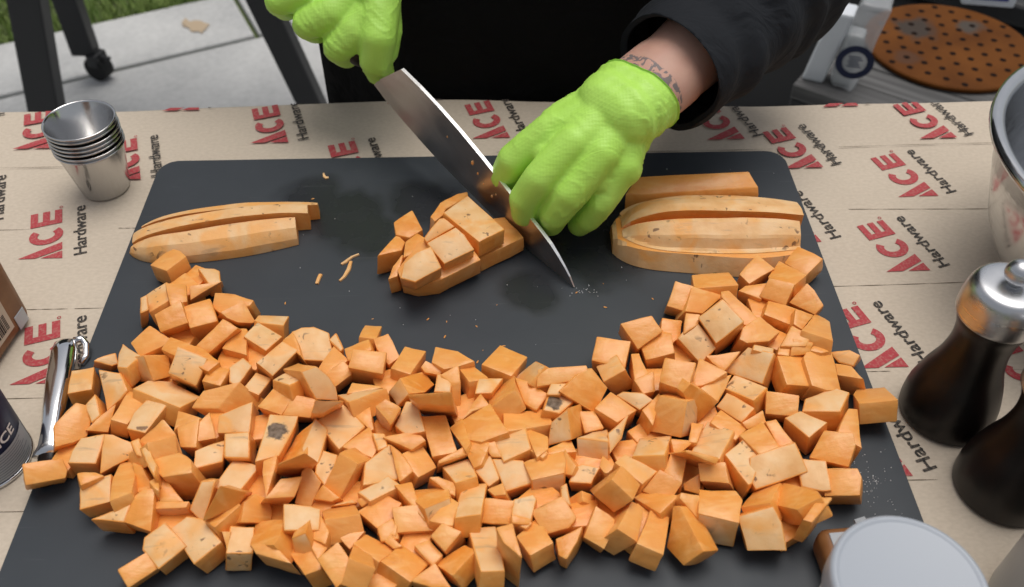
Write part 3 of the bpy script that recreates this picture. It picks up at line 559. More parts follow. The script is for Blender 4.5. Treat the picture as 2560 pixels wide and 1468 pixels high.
(5,'n','large orange chunk behind the bright flat orange brick in the heart',[422,-792,219,351,-744,227,289,-549,263,396,-594,258,506,-686,243,429,-751,4,360,-699,12,296,-506,48,403,-551,43,512,-644,28],0),
(4,'t','pale topped block left of the tent shaped orange block with pale ridge edges',[141,-655,233,25,-666,243,51,-542,245,220,-524,231,121,-646,6,8,-656,16,32,-535,18,202,-515,4],0),
(5,'n','large orange chunk right of the half-moon orange slice at the back',[-13,-570,251,-90,-394,197,6,-366,184,118,-519,229,60,-550,241,-18,-616,105,-95,-440,51,1,-414,38,110,-564,82,54,-594,95],0),
(4,'n','orange block in front of the half-moon orange slice at the back',[-122,-583,246,-201,-523,273,-78,-460,301,-70,-579,248,-119,-747,4,-195,-689,30,-75,-625,59,-67,-745,5],0),
(4,'t','pale topped block right of the rounded end piece with frayed white peel',[-129,-646,233,-242,-640,239,-222,-507,262,-119,-519,256,-138,-615,70,-249,-608,76,-230,-477,99,-127,-488,93],0),
(4,'n','orange block behind the dome shaped wedge with a curved lower rim',[14,-796,231,-59,-858,216,64,-667,253,125,-762,246,35,-768,18,-35,-828,4,84,-641,40,147,-735,34],0),
(6,'n','dome shaped wedge with a curved lower rim',[69,-1050,252,-29,-1013,231,-101,-963,214,-75,-873,214,122,-746,244,240,-1001,282,108,-1059,41,11,-1026,21,-56,-975,5,-32,-887,4,163,-757,34,273,-1011,70],0),
(4,'n','bright flat orange brick in the heart of the heap',[529,-897,214,485,-747,181,208,-799,209,210,-979,252,519,-931,63,474,-784,31,196,-833,59,201,-1015,102],0),
(4,'ts','grey white chunk with dark smears at both sides',[203,-1175,215,142,-1017,210,344,-915,230,375,-1096,231,224,-1170,8,163,-1016,4,363,-912,23,396,-1095,25],0),
(4,'n','orange block left of the grey white chunk with dark smears at both sides',[132,-1135,210,82,-1057,239,155,-1036,243,196,-1135,207,125,-1076,38,78,-999,67,148,-977,72,189,-1075,36],0),
(4,'n','orange block behind the big cube with orange top over a tan',[405,-1175,250,340,-910,209,484,-999,221,483,-1105,238,402,-1209,44,340,-947,4,480,-1032,15,479,-1136,32],0),
(4,'t','tall pale sided block with two orange stripes',[634,-1037,233,483,-1014,143,502,-907,249,613,-878,355,737,-900,94,587,-878,4,607,-772,110,717,-741,216],0),
(4,'n','orange block behind the grey tan chunk with two skin faces',[724,-948,177,689,-798,215,796,-799,213,848,-916,183,722,-902,4,687,-755,41,793,-756,39,844,-871,9],0),
(4,'ta','grey tan chunk with two skin faces and a faint dot',[861,-1056,235,657,-1021,236,765,-944,181,877,-888,136,868,-1134,101,666,-1097,101,772,-1021,46,881,-968,4],0),
(4,'t','pale topped block right of the grey tan chunk with two skin faces',[946,-1023,220,861,-1118,177,858,-994,233,1003,-881,284,945,-945,47,860,-1041,4,858,-916,60,1004,-801,112],0),
(4,'n','large orange block behind the orange cube tipped forward with a grooved',[-237,-1104,183,-326,-804,201,-160,-799,202,-79,-1076,185,-236,-1089,4,-325,-793,22,-160,-787,23,-78,-1065,6],0),
(4,'n','orange block left of the dome shaped wedge with a curved lower rim',[-29,-1111,248,-138,-893,194,-55,-837,217,3,-1052,254,33,-1124,59,-76,-907,6,7,-857,30,66,-1067,66],0),
(4,'n','orange block in front of the dome shaped wedge with a curved lower rim',[89,-1161,228,-30,-1079,216,2,-1014,224,122,-1041,239,114,-1151,51,-5,-1069,39,28,-1004,47,147,-1031,63],0),
(4,'n','squared orange cube at the rim below the knife tip',[1031,-450,213,812,-381,215,860,-209,263,1093,-255,267,1043,-402,32,826,-334,35,872,-162,82,1100,-210,85],0),
(4,'n','large orange block back left of the upright orange block leaning on the cube behind it',[1135,-294,220,1022,-124,301,1247,-83,324,1313,-186,275,1139,-192,4,1031,-24,84,1250,18,108,1315,-84,60],0),
(5,'n','upright orange block leaning on the cube behind it',[1184,-364,187,1145,-161,208,1303,-145,240,1376,-178,248,1378,-340,225,1221,-333,4,1182,-136,25,1337,-118,56,1409,-152,64,1411,-312,41],0),
(4,'n','orange block front left of the upright orange block leaning on the cube behind it',[1183,-512,208,1084,-563,201,1078,-329,224,1140,-328,225,1186,-492,11,1088,-544,4,1083,-313,26,1144,-307,28],0),
(4,'n','orange block back right of the white skin triangle tucked between two orange blocks',[1119,-682,224,1067,-578,249,1204,-521,265,1206,-667,229,1123,-625,4,1071,-523,29,1206,-468,44,1210,-612,8],0),
(4,'a','large pale sided block back left of the white skin triangle tucked between two orange blocks',[877,-550,190,1026,-506,263,1109,-495,55,968,-536,12,834,-402,177,979,-358,249,1060,-348,45,922,-387,4],0),
(4,'n','clean orange cube tilted on edge inside the right wing',[1371,-799,381,1200,-716,388,1253,-564,446,1446,-618,452,1400,-732,184,1231,-650,191,1282,-497,250,1473,-553,254],0),
(5,'n','large orange chunk right of the clean orange cube tilted on edge inside',[1508,-627,224,1441,-620,218,1526,-415,264,1698,-541,261,1602,-598,240,1532,-589,10,1468,-581,4,1551,-378,49,1717,-504,46,1625,-559,26],0),
(4,'n','orange block left of the large pale plate-topped chunk with one small brown nick',[1685,-496,212,1617,-439,228,1577,-384,245,1822,-368,273,1703,-418,4,1634,-361,19,1594,-305,37,1835,-291,63],0),
(4,'t','large pale plate-topped chunk with one small brown nick',[1929,-594,188,1697,-439,142,1864,-340,278,2018,-435,312,2003,-527,49,1769,-370,4,1937,-274,138,2087,-366,171],0),
(4,'t','low pale slab stacked over another pale slab',[1824,-761,233,1671,-601,166,1771,-468,151,1939,-656,227,1850,-793,85,1696,-636,19,1798,-506,4,1964,-691,79],0),
(4,'t','large pale topped block in front of the low pale slab stacked over another pale slab',[1730,-893,175,1595,-736,147,1678,-651,191,1825,-814,223,1786,-866,32,1652,-710,4,1735,-626,48,1876,-786,78],0),
(5,'t','pale topped chunk left of the low pale slab stacked over another pale slab',[1607,-725,173,1496,-644,230,1618,-554,213,1749,-497,185,1685,-614,176,1556,-681,14,1441,-605,71,1565,-512,53,1696,-457,25,1632,-573,16],0),
(4,'n','large orange block right of the biggest upright orange block with one pale side',[1468,-847,123,1334,-819,401,1390,-775,443,1617,-741,201,1379,-677,67,1247,-651,340,1302,-606,383,1523,-574,144],0),
(4,'a','biggest upright orange block with one pale side',[1356,-869,384,1317,-1025,207,1129,-913,133,1202,-774,325,1487,-742,253,1444,-895,75,1262,-787,4,1331,-649,192],0),
(4,'n','orange block left of the biggest upright orange block with one pale side',[1150,-952,238,1091,-837,261,1221,-701,260,1234,-732,255,1126,-928,62,1070,-814,84,1197,-678,84,1208,-712,78],0),
(4,'n','large orange block left of the white skin triangle tucked between two orange blocks',[929,-908,226,794,-806,245,907,-673,255,1070,-812,229,917,-883,4,780,-780,24,895,-645,34,1058,-785,8],0),
(5,'t','white skin triangle tucked between two orange blocks',[1085,-805,213,941,-680,215,992,-665,231,1117,-692,253,1177,-751,249,1132,-742,4,990,-620,6,1040,-604,22,1164,-633,43,1222,-691,39],0),
(4,'n',"large orange block left of the broad flat orange plate near the board's",[2071,-635,230,2056,-402,251,2260,-366,208,2259,-621,189,2038,-621,80,2022,-388,102,2229,-352,58,2225,-607,39],0),
(6,'n',"broad flat orange plate near the board's outer edge",[2235,-645,228,2229,-416,250,2284,-342,247,2451,-341,218,2433,-665,192,2330,-669,210,2205,-624,39,2197,-400,60,2251,-325,58,2419,-324,29,2398,-644,4,2298,-655,20],0),
(5,'t',"pale topped chunk right of the broad flat orange plate near the board's",[2499,-396,157,2450,-318,176,2572,-332,221,2634,-384,220,2583,-443,169,2566,-315,4,2517,-237,24,2639,-250,68,2703,-303,68,2650,-360,16],0),
(5,'n',"large orange chunk right of the broad flat orange plate near the board's",[2438,-533,195,2453,-428,190,2544,-482,224,2582,-614,249,2552,-601,238,2503,-549,8,2519,-445,4,2609,-498,38,2649,-632,63,2616,-615,51],0),
(4,'n',"small orange block behind the broad flat orange plate near the board's",[2357,-385,249,2288,-362,251,2330,-304,251,2419,-373,247,2350,-381,42,2281,-359,44,2324,-302,44,2412,-370,40],0),
(5,'n','orange block straddling the board edge by the pepper mill',[2489,-814,249,2509,-680,172,2565,-604,134,2741,-619,165,2729,-818,281,2507,-891,117,2528,-759,41,2582,-685,4,2758,-695,33,2741,-891,147],0),
(4,'n','large orange block back left of the cube with a deep black pit',[2085,-883,219,1889,-838,188,1915,-696,254,2115,-760,279,2130,-806,34,1935,-758,4,1958,-615,70,2160,-681,95],0),
(5,'t','chunk with a mottled half pale rounded shoulder',[2357,-869,241,2129,-828,198,2183,-717,181,2394,-634,192,2471,-700,218,2379,-904,62,2149,-865,20,2209,-755,4,2416,-671,15,2494,-737,41],0),
(4,'ts','cube with a deep black pit in its pale top',[2111,-1058,229,1995,-890,219,2106,-854,235,2256,-956,253,2142,-1051,14,2028,-884,4,2137,-850,20,2289,-949,38],0),
(4,'n','large orange block behind the wide smooth orange slab',[2424,-1141,222,2286,-1038,239,2414,-843,245,2474,-852,241,2410,-1120,4,2275,-1020,20,2400,-824,27,2458,-839,22],0),
(5,'n','wide smooth orange slab at the right edge of the heap',[2307,-1261,203,2099,-1158,162,2208,-1021,256,2365,-1071,297,2370,-1144,272,2368,-1200,46,2160,-1098,4,2268,-960,98,2428,-1010,141,2428,-1084,113],0),
(4,'n','orange block left of the cube with a deep black pit',[1915,-1111,200,1863,-925,230,1935,-915,240,2038,-1134,210,1939,-1070,4,1885,-886,34,1958,-878,44,2061,-1095,14],0),
(4,'n','large orange block behind the long tan rectangle of skin',[1770,-1190,252,1680,-1021,227,1842,-936,251,1899,-1157,273,1810,-1199,29,1718,-1033,4,1879,-953,28,1940,-1170,50],0),
(4,'n','orange block back right of the big smooth cream rectangle tilted away',[1659,-1040,196,1525,-900,197,1611,-797,195,1755,-951,194,1657,-1040,41,1525,-900,41,1609,-795,39,1753,-951,39],0),
(4,'n','orange block in front of the low pale slab stacked over another pale slab',[1748,-969,205,1715,-923,227,1869,-840,238,1880,-919,206,1722,-893,4,1686,-848,25,1842,-764,36,1852,-844,5],0),
(5,'n','lone orange brick at the foot of the peeler',[-2473,-1182,156,-2666,-1263,213,-2699,-1155,274,-2505,-1076,215,-2471,-1138,173,-2549,-1117,4,-2742,-1200,60,-2771,-1090,120,-2577,-1011,62,-2547,-1074,21],0),
(5,'t','pale fronted cube with a scalloped left side',[-2306,-1099,180,-2473,-1103,201,-2468,-1021,212,-2440,-924,222,-2298,-898,208,-2331,-1072,4,-2494,-1074,25,-2492,-995,36,-2463,-900,45,-2321,-871,31],0),
(6,'t','broad pale skin dome with tiny pits',[-2274,-1160,154,-2282,-1050,209,-2276,-936,264,-2226,-931,255,-2106,-967,212,-2073,-1032,174,-2307,-1082,4,-2315,-975,58,-2309,-862,111,-2260,-858,103,-2140,-892,61,-2108,-957,23],0),
(5,'t','pale topped chunk left of the large pyramid shaped orange piece',[-1842,-1324,363,-1932,-1203,349,-1980,-1108,339,-1946,-1077,339,-1852,-1228,355,-1832,-1339,192,-1923,-1217,177,-1970,-1122,167,-1936,-1094,167,-1844,-1241,183],0),
(4,'n','orange block behind the pale topped block with a round brown eye',[-2317,-1297,248,-2363,-1212,259,-2261,-1203,237,-2208,-1218,225,-2367,-1293,27,-2410,-1209,37,-2311,-1200,15,-2261,-1215,4],0),
(4,'t','pale topped block with a round brown eye',[-2138,-1376,185,-2318,-1414,167,-2355,-1248,191,-2176,-1192,211,-2134,-1349,32,-2310,-1390,14,-2343,-1225,37,-2169,-1168,58],0),
(6,'n','bulging orange corner piece with a rounded crest',[-1968,-1395,316,-2082,-1453,320,-2164,-1227,210,-2176,-1068,141,-2097,-1066,155,-2017,-1222,234,-1951,-1449,176,-2061,-1511,182,-2144,-1285,72,-2154,-1127,4,-2076,-1124,17,-1999,-1280,96],0),
(4,'n','orange block right of the bulging orange corner piece with a rounded crest',[-1880,-1321,231,-1987,-1332,205,-2073,-1118,229,-1997,-1157,238,-1846,-1282,53,-1949,-1298,28,-2036,-1082,52,-1959,-1122,61],0),
(4,'t','large pale topped block left of the barrel shaped chunk with a curved orange front face',[-2001,-1540,227,-2200,-1519,234,-2095,-1472,242,-1984,-1429,248,-2006,-1501,23,-2200,-1481,30,-2098,-1434,37,-1988,-1392,43],0),
(5,'n','barrel shaped chunk with a curved orange front face',[-1966,-1393,277,-1917,-1350,291,-1853,-1351,290,-1840,-1594,205,-2012,-1540,227,-1968,-1324,74,-1921,-1281,88,-1857,-1281,87,-1846,-1519,4,-2017,-1471,24],0),
(4,'a','orange block with a dark knot on its front',[-1666,-1449,221,-1892,-1448,211,-1846,-1398,222,-1653,-1407,229,-1657,-1417,33,-1879,-1416,24,-1839,-1366,34,-1649,-1376,41],0),
(4,'n','large orange block behind the large pyramid shaped orange piece',[-1790,-1076,228,-1913,-1200,304,-1937,-1094,378,-1811,-975,296,-2005,-1004,4,-2124,-1126,78,-2149,-1021,152,-2025,-906,70],0),
(6,'n','large pyramid shaped orange piece',[-1815,-1295,315,-1878,-1233,307,-1938,-1165,300,-1753,-1130,323,-1665,-1183,334,-1638,-1284,337,-1772,-1283,19,-1833,-1221,11,-1893,-1154,4,-1711,-1120,27,-1626,-1172,37,-1595,-1271,41],0),
(4,'n','orange block behind the orange block with a dark knot',[-1829,-1410,224,-1878,-1278,254,-1844,-1240,260,-1689,-1404,218,-1841,-1365,10,-1890,-1235,40,-1856,-1197,45,-1705,-1358,4],0),
(4,'n','orange block front left of the large pyramid shaped orange piece',[-1845,-1367,310,-1889,-1319,311,-1851,-1274,296,-1815,-1389,307,-1879,-1392,142,-1922,-1346,143,-1884,-1301,129,-1849,-1415,140],0),
(5,'t','wide cube with speckled pale top and tall orange front',[-1523,-1112,193,-1681,-1182,225,-1699,-1053,235,-1666,-1024,230,-1530,-957,203,-1567,-1102,4,-1726,-1172,36,-1745,-1042,47,-1712,-1013,41,-1577,-949,14],0),
(4,'t','pale topped cube with a split running in from its corner',[-1394,-1360,198,-1545,-1298,202,-1470,-1072,164,-1296,-1127,157,-1407,-1381,45,-1558,-1318,49,-1483,-1097,11,-1310,-1148,4],0),
(4,'n','tall prism leaning with its long ridge towards the back',[-1009,-1104,247,-1197,-1107,132,-1115,-891,139,-983,-805,203,-930,-1129,119,-1114,-1128,4,-1037,-915,9,-903,-828,75],0),
(5,'t','large pale topped chunk right of the tall prism leaning with its long ridge towards',[-1010,-1166,216,-1044,-1049,232,-982,-836,247,-894,-913,229,-928,-1151,208,-1029,-1142,27,-1063,-1028,42,-1003,-817,58,-916,-895,40,-949,-1131,19],0),
(5,'n','orange chunk back left of the soft cornered orange wedge with a pale patch',[-1201,-1410,241,-1256,-1225,246,-1267,-1094,249,-1180,-1094,245,-1179,-1187,243,-1211,-1409,23,-1267,-1222,28,-1275,-1095,30,-1190,-1093,27,-1188,-1184,25],0),
(4,'n','large orange block in front of the tall prism leaning with its long ridge towards',[-1003,-1290,384,-1100,-1330,473,-920,-1344,601,-887,-1285,416,-1126,-1121,4,-1220,-1160,95,-1042,-1175,224,-1008,-1115,36],0),
(4,'n','soft cornered orange wedge with a pale patch on top',[-1017,-1446,304,-1179,-1480,348,-1101,-1352,364,-983,-1324,334,-1149,-1338,4,-1308,-1370,48,-1233,-1245,65,-1118,-1219,34],0),
(5,'n','slim upright blade shaped slice',[-949,-1426,161,-1042,-1410,178,-1010,-1239,259,-976,-1201,275,-889,-1296,220,-964,-1347,4,-1056,-1331,20,-1025,-1160,102,-991,-1125,116,-905,-1218,62],0),
(6,'t','pale topped chunk back left of the long orange block standing diagonally with square end',[-874,-1310,207,-943,-1221,205,-948,-1065,198,-918,-1046,197,-817,-1080,196,-828,-1172,200,-878,-1319,15,-947,-1230,13,-950,-1076,6,-921,-1058,5,-820,-1087,4,-832,-1180,8],0),
(4,'n','long orange block standing diagonally with square end',[-661,-1244,334,-782,-1389,169,-882,-1313,200,-779,-1174,354,-606,-1100,166,-723,-1243,4,-820,-1166,37,-720,-1029,189],0),
(4,'n','orange block back left of the orange block with a narrow pale upper strip',[-820,-1422,210,-937,-1402,202,-878,-1323,245,-769,-1408,223,-793,-1335,12,-907,-1316,4,-850,-1238,46,-742,-1322,25],0),
(4,'n','large orange block front right of the large tilted square of plain tan skin',[-799,-1030,205,-639,-876,206,-577,-1047,192,-605,-1109,190,-805,-1019,20,-649,-863,21,-588,-1035,7,-615,-1097,5],0),
(4,'t','pale topped block left of the orange cube tipped forward with a grooved',[-571,-1078,223,-619,-942,226,-537,-949,229,-508,-1050,227,-562,-1068,4,-610,-935,7,-529,-943,10,-500,-1042,7],0),
(5,'t','large pale topped chunk behind the flat pale tile with brown nicks tilted',[-430,-1264,188,-638,-1337,244,-641,-1181,249,-502,-1021,215,-439,-1199,192,-484,-1257,4,-689,-1331,59,-689,-1176,64,-554,-1019,31,-494,-1193,9],0),
(4,'ts','flat pale tile with brown nicks tilted to the left',[-588,-1439,229,-668,-1375,229,-494,-1252,219,-411,-1331,219,-594,-1448,14,-671,-1383,14,-500,-1259,4,-415,-1339,5],0),
(4,'n','large orange block in front of the pale topped cube with a split running',[-1341,-1472,272,-1515,-1598,320,-1400,-1478,497,-1292,-1423,333,-1389,-1302,4,-1560,-1425,53,-1448,-1308,231,-1339,-1253,64],0),
(4,'n','large orange block back right of the fan shaped pale skin flake at the front corner',[-1448,-1626,291,-1531,-1560,268,-1479,-1370,248,-1323,-1475,289,-1420,-1652,121,-1505,-1586,98,-1450,-1401,79,-1299,-1502,119],0),
(5,'t','large pale topped chunk right of the orange block with a dark knot',[-1580,-1499,123,-1663,-1434,174,-1594,-1303,275,-1512,-1300,276,-1541,-1404,196,-1583,-1403,4,-1666,-1341,53,-1598,-1210,153,-1518,-1209,152,-1546,-1310,75],0),
(6,'n','large orange chunk behind the chunky orange piece with a slanted underside',[-1178,-1513,138,-1319,-1570,244,-1312,-1455,280,-1258,-1384,257,-1192,-1384,198,-1174,-1444,160,-1303,-1461,4,-1441,-1519,106,-1434,-1405,141,-1381,-1335,119,-1315,-1333,61,-1298,-1395,24],0),
(5,'t','flat purplish tan face set upright',[-846,-1663,295,-1045,-1677,327,-1065,-1519,363,-907,-1523,334,-848,-1534,322,-879,-1626,122,-1074,-1639,153,-1095,-1483,189,-937,-1486,161,-880,-1498,148],0),
(4,'n','orange block with a narrow pale upper strip',[-625,-1544,273,-824,-1601,307,-880,-1462,180,-706,-1377,120,-602,-1642,157,-803,-1699,190,-858,-1559,64,-684,-1474,4],0),
(4,'t','pale topped block back right of the orange block with a narrow pale upper strip',[-738,-1433,184,-820,-1450,207,-701,-1387,186,-665,-1412,166,-792,-1384,22,-872,-1400,43,-755,-1338,23,-721,-1363,4],0),
(4,'n','small orange block left of the flat pale tile with brown nicks tilted',[-642,-1456,188,-681,-1410,200,-644,-1396,213,-585,-1421,214,-607,-1381,13,-647,-1334,25,-610,-1320,39,-551,-1346,39],0),
(5,'n','cube with a small brown fleck on its mottled top',[-543,-1588,174,-669,-1475,183,-506,-1365,199,-404,-1430,194,-455,-1532,182,-538,-1567,4,-658,-1455,13,-501,-1348,29,-398,-1410,25,-452,-1510,12],0),
(5,'n','large orange chunk behind the orange cube tipped forward with a grooved',[-362,-1081,225,-548,-995,250,-403,-964,256,-305,-982,250,-272,-1022,239,-365,-1023,4,-545,-939,28,-406,-907,34,-307,-925,28,-276,-964,18],0),
(4,'n','orange block left of the orange cube tipped forward with a grooved',[-424,-1301,218,-496,-1047,245,-428,-1111,243,-342,-1239,233,-406,-1268,4,-479,-1017,30,-410,-1084,27,-325,-1211,18],0),
(4,'n','orange cube tipped forward with a grooved top',[-314,-1260,192,-441,-1112,223,-306,-995,172,-206,-1161,151,-361,-1269,45,-487,-1120,75,-354,-1006,25,-256,-1169,4],0),
(5,'n','orange chunk behind the light tan topped cube',[-16,-1112,212,-190,-1182,219,-196,-1162,226,-42,-1066,230,-10,-1107,213,-51,-1050,4,-223,-1120,10,-230,-1099,18,-76,-1006,22,-44,-1044,5],0),
(4,'t','light tan topped cube with a thin orange front',[-88,-1344,254,-184,-1159,163,-6,-1092,142,46,-1287,234,-77,-1405,113,-173,-1221,23,4,-1158,4,56,-1348,94],0),
(5,'n','orange chunk behind the kite shaped pale topped chunk',[20,-1215,213,-24,-1107,205,19,-1034,219,100,-1121,239,68,-1200,227,75,-1209,12,32,-1100,4,75,-1027,18,154,-1114,37,123,-1194,26],0),
(4,'t','kite shaped pale topped chunk',[111,-1322,169,22,-1206,185,124,-1103,202,180,-1271,177,113,-1299,13,23,-1182,29,126,-1078,46,182,-1246,22],0),
(4,'t','clean pale rectangle topped cube',[210,-1350,158,134,-1134,192,327,-1152,193,380,-1301,169,214,-1325,4,139,-1107,39,333,-1124,39,381,-1271,15],0),
(5,'b','big cube with orange top over a tan skin front',[368,-1317,228,326,-1171,201,351,-1151,199,592,-1079,197,572,-1271,229,377,-1350,35,337,-1204,8,363,-1185,6,598,-1114,4,581,-1303,36],0),
(4,'n','orange block in front of the kite shaped pale topped chunk',[142,-1417,221,95,-1361,209,195,-1334,238,214,-1420,241,200,-1410,15,154,-1355,4,252,-1329,32,270,-1412,35],0),
(4,'n','orange block left of the small pale topped cube with a black pinhole',[559,-1249,179,578,-1090,224,644,-1223,229,615,-1273,203,648,-1212,13,666,-1054,57,730,-1186,62,703,-1236,37],0),
(4,'n','orange block in front of the tall pale sided block with two orange stripes',[665,-1102,200,470,-1118,203,472,-1077,199,624,-1003,191,661,-1118,27,468,-1135,30,471,-1094,26,622,-1020,18],0),
(5,'n','orange chunk behind the big cube with orange top over a tan',[443,-1164,229,366,-1098,220,340,-914,212,484,-996,228,471,-1140,231,461,-1168,33,384,-1104,23,362,-925,16,502,-1002,31,488,-1144,34],0),
(4,'b','rough brick with two slanting pale bands',[-265,-1539,301,-414,-1305,128,-134,-1331,205,-112,-1460,288,-227,-1612,173,-369,-1381,4,-99,-1405,78,-72,-1534,161],0),
(3,'n','orange wedge left of the rough brick with two slanting pale bands',[-257,-1570,218,-456,-1335,245,-349,-1318,241,-269,-1549,4,-462,-1321,30,-358,-1301,27],0),
(5,'n','orange chunk right of the rough brick with two slanting pale bands',[-84,-1411,214,-146,-1385,232,-239,-1309,268,-188,-1300,261,-84,-1328,235,-125,-1355,4,-185,-1330,22,-276,-1256,57,-226,-1247,51,-122,-1274,24],0),
(4,'ts','tall pale domino topped block with black marks and a brown dot',[72,-1588,307,-88,-1600,292,-53,-1289,143,106,-1288,163,60,-1649,165,-98,-1662,150,-63,-1356,4,91,-1357,25],0),
(4,'n','large orange block right of the tall pale domino topped block with black marks',[236,-1578,169,58,-1565,175,90,-1435,228,265,-1447,222,232,-1510,4,52,-1498,10,88,-1369,62,261,-1379,56],0),
(5,'t','large pale topped chunk left of the large square orange tile facing upward',[355,-1589,205,240,-1540,205,258,-1438,219,377,-1412,230,397,-1446,226,367,-1563,4,252,-1513,4,270,-1412,18,388,-1387,28,409,-1419,25],0),
(5,'n','large square orange tile facing upward near the front',[573,-1621,196,430,-1653,170,349,-1512,207,547,-1439,251,621,-1572,216,590,-1565,29,447,-1595,4,369,-1457,40,561,-1387,83,637,-1515,50],0),
(4,'n','small orange block back left of the plain orange cube at the front with shaded',[326,-1628,197,242,-1585,205,248,-1539,213,363,-1588,204,324,-1594,4,241,-1552,12,248,-1507,20,360,-1554,11],0),
(4,'n','large orange block front right of the rough brick with two slanting pale bands',[-95,-1633,261,-235,-1599,266,-109,-1438,252,-63,-1474,251,-103,-1642,86,-243,-1608,90,-117,-1446,76,-70,-1484,76],0),
(4,'a','squared block with a whitish front edge',[-208,-1615,184,-256,-1470,232,-462,-1485,247,-427,-1634,198,-214,-1565,40,-260,-1419,88,-471,-1434,103,-434,-1586,54],0),
(4,'n','small orange block in front of the cube with a small brown fleck',[-453,-1546,215,-535,-1633,194,-427,-1656,210,-420,-1599,216,-422,-1530,24,-501,-1615,3,-396,-1637,19,-389,-1581,25],0),
(4,'t','pale topped block behind the large square orange tile facing upward',[537,-1453,219,535,-1377,250,577,-1360,259,601,-1499,204,548,-1372,19,547,-1297,49,588,-1279,58,612,-1416,4],0),
(4,'t','pale topped cube with grey streaks and one pinprick',[1180,-1214,304,984,-1177,248,1070,-962,133,1275,-969,172,1191,-1287,171,995,-1254,118,1083,-1042,4,1284,-1047,41],0),
(4,'t','large pale topped block left of the long block tilted down with a pale front strip',[1029,-1378,248,873,-1219,254,952,-1139,237,1139,-1274,224,1007,-1387,96,851,-1229,103,933,-1153,85,1121,-1285,72],0),
(5,'n','orange chunk behind the steep roof shaped orange block',[813,-1258,193,787,-1203,186,816,-1114,186,891,-1218,204,834,-1261,197,844,-1267,12,816,-1213,4,847,-1126,4,922,-1228,22,864,-1270,15],0),
(5,'ts','small pale topped cube with a black pinhole',[733,-1320,174,597,-1299,167,641,-1197,189,690,-1183,196,793,-1219,198,744,-1285,12,612,-1265,4,654,-1165,26,702,-1150,33,804,-1187,35],0),
(4,'n','steep roof shaped orange block with a light ridge',[826,-1443,411,725,-1443,257,722,-1301,79,900,-1313,364,947,-1535,333,848,-1533,181,843,-1394,4,1019,-1406,285],0),
(4,'n','orange block front left of the steep roof shaped orange block',[747,-1449,131,671,-1445,186,666,-1375,197,754,-1368,134,655,-1434,4,580,-1431,59,575,-1360,70,662,-1354,8],0),
(4,'n','tilted light orange cube propped on a longer block',[1267,-1369,223,1170,-1280,222,1230,-1149,239,1329,-1194,245,1288,-1349,5,1194,-1260,4,1251,-1128,21,1348,-1175,26],0),
(4,'n','long block tilted down with a pale front strip',[1191,-1459,162,1028,-1381,179,1144,-1277,250,1276,-1358,228,1213,-1374,4,1048,-1296,20,1166,-1196,90,1298,-1273,69],0),
(4,'n','large orange block front left of the long block tilted down with a pale front strip',[1110,-1556,215,981,-1407,151,1038,-1364,156,1241,-1442,225,1149,-1585,69,1019,-1436,4,1077,-1392,10,1275,-1470,77],0),
(4,'t','big smooth cream rectangle tilted away',[1519,-1216,252,1360,-1132,190,1519,-845,150,1659,-986,223,1552,-1256,107,1399,-1165,45,1552,-878,4,1693,-1022,78],0),
(4,'n','orange block left of the big smooth cream rectangle tilted away',[1356,-1067,227,1395,-920,234,1474,-939,238,1408,-1077,229,1368,-1060,4,1408,-912,11,1485,-933,15,1421,-1067,7],0),
(4,'n','orange block behind the tilted light orange cube propped on a longer block',[1257,-1148,215,1246,-1052,245,1401,-1052,220,1303,-1134,211,1225,-1085,7,1215,-992,36,1366,-992,12,1269,-1072,4],0),
(4,'n','orange block in front of the big smooth cream rectangle tilted away',[1456,-1325,369,1269,-1277,430,1291,-1267,433,1479,-1295,385,1378,-1103,4,1193,-1055,65,1214,-1045,68,1400,-1073,21],0),
(4,'n','stepped orange block above the mould-marked cube',[1540,-1409,280,1373,-1363,243,1374,-1258,281,1527,-1283,321,1632,-1321,40,1469,-1275,4,1469,-1173,40,1617,-1198,78],0),
(4,'n','orange block front right of the tilted light orange cube propped on a longer block',[1382,-1400,155,1288,-1366,152,1286,-1330,173,1397,-1282,227,1417,-1313,7,1326,-1280,4,1324,-1245,24,1432,-1198,76],0),
(5,'B','cube with a big brown mould blotch on its front',[1548,-1663,270,1599,-1500,252,1571,-1436,245,1359,-1412,243,1323,-1589,263,1546,-1685,30,1598,-1526,12,1568,-1465,6,1362,-1441,4,1321,-1616,24],0),
(4,'n','orange block right of the long block tilted down with a pale front strip',[1330,-1605,215,1227,-1495,276,1242,-1460,284,1352,-1468,255,1280,-1538,4,1177,-1426,65,1192,-1392,73,1302,-1399,44],0),
(5,'t','large pale topped chunk left of the long tan rectangle of skin',[1661,-1391,236,1557,-1165,236,1703,-1041,220,1806,-1152,217,1690,-1378,233,1651,-1397,83,1550,-1170,82,1694,-1044,67,1797,-1155,63,1680,-1376,80],0),
(5,'t','long tan rectangle of skin lying on top at the right',[1715,-1391,179,1681,-1324,210,1701,-1210,261,1989,-1133,296,2050,-1298,221,1713,-1314,4,1679,-1247,35,1704,-1133,86,1986,-1057,120,2051,-1220,46],0),
(6,'t','blotchy pale chunk with a smeared brown mark',[2107,-1423,196,1998,-1376,174,1999,-1291,193,2016,-1196,220,2162,-1242,254,2160,-1428,211,2161,-1379,26,2051,-1330,4,2053,-1245,24,2069,-1147,51,2214,-1197,84,2212,-1380,41],0),
(5,'n','clean flat orange brick at the outer right edge',[2310,-1473,224,2121,-1437,168,2162,-1277,218,2331,-1309,268,2343,-1365,260,2368,-1437,59,2181,-1397,4,2222,-1243,53,2385,-1272,102,2400,-1327,94],0),
(4,'n','large orange block in front of the long tan rectangle of skin',[1741,-1556,313,1589,-1525,213,1735,-1340,109,1882,-1337,176,1785,-1652,205,1638,-1619,105,1779,-1439,4,1927,-1433,68],0),
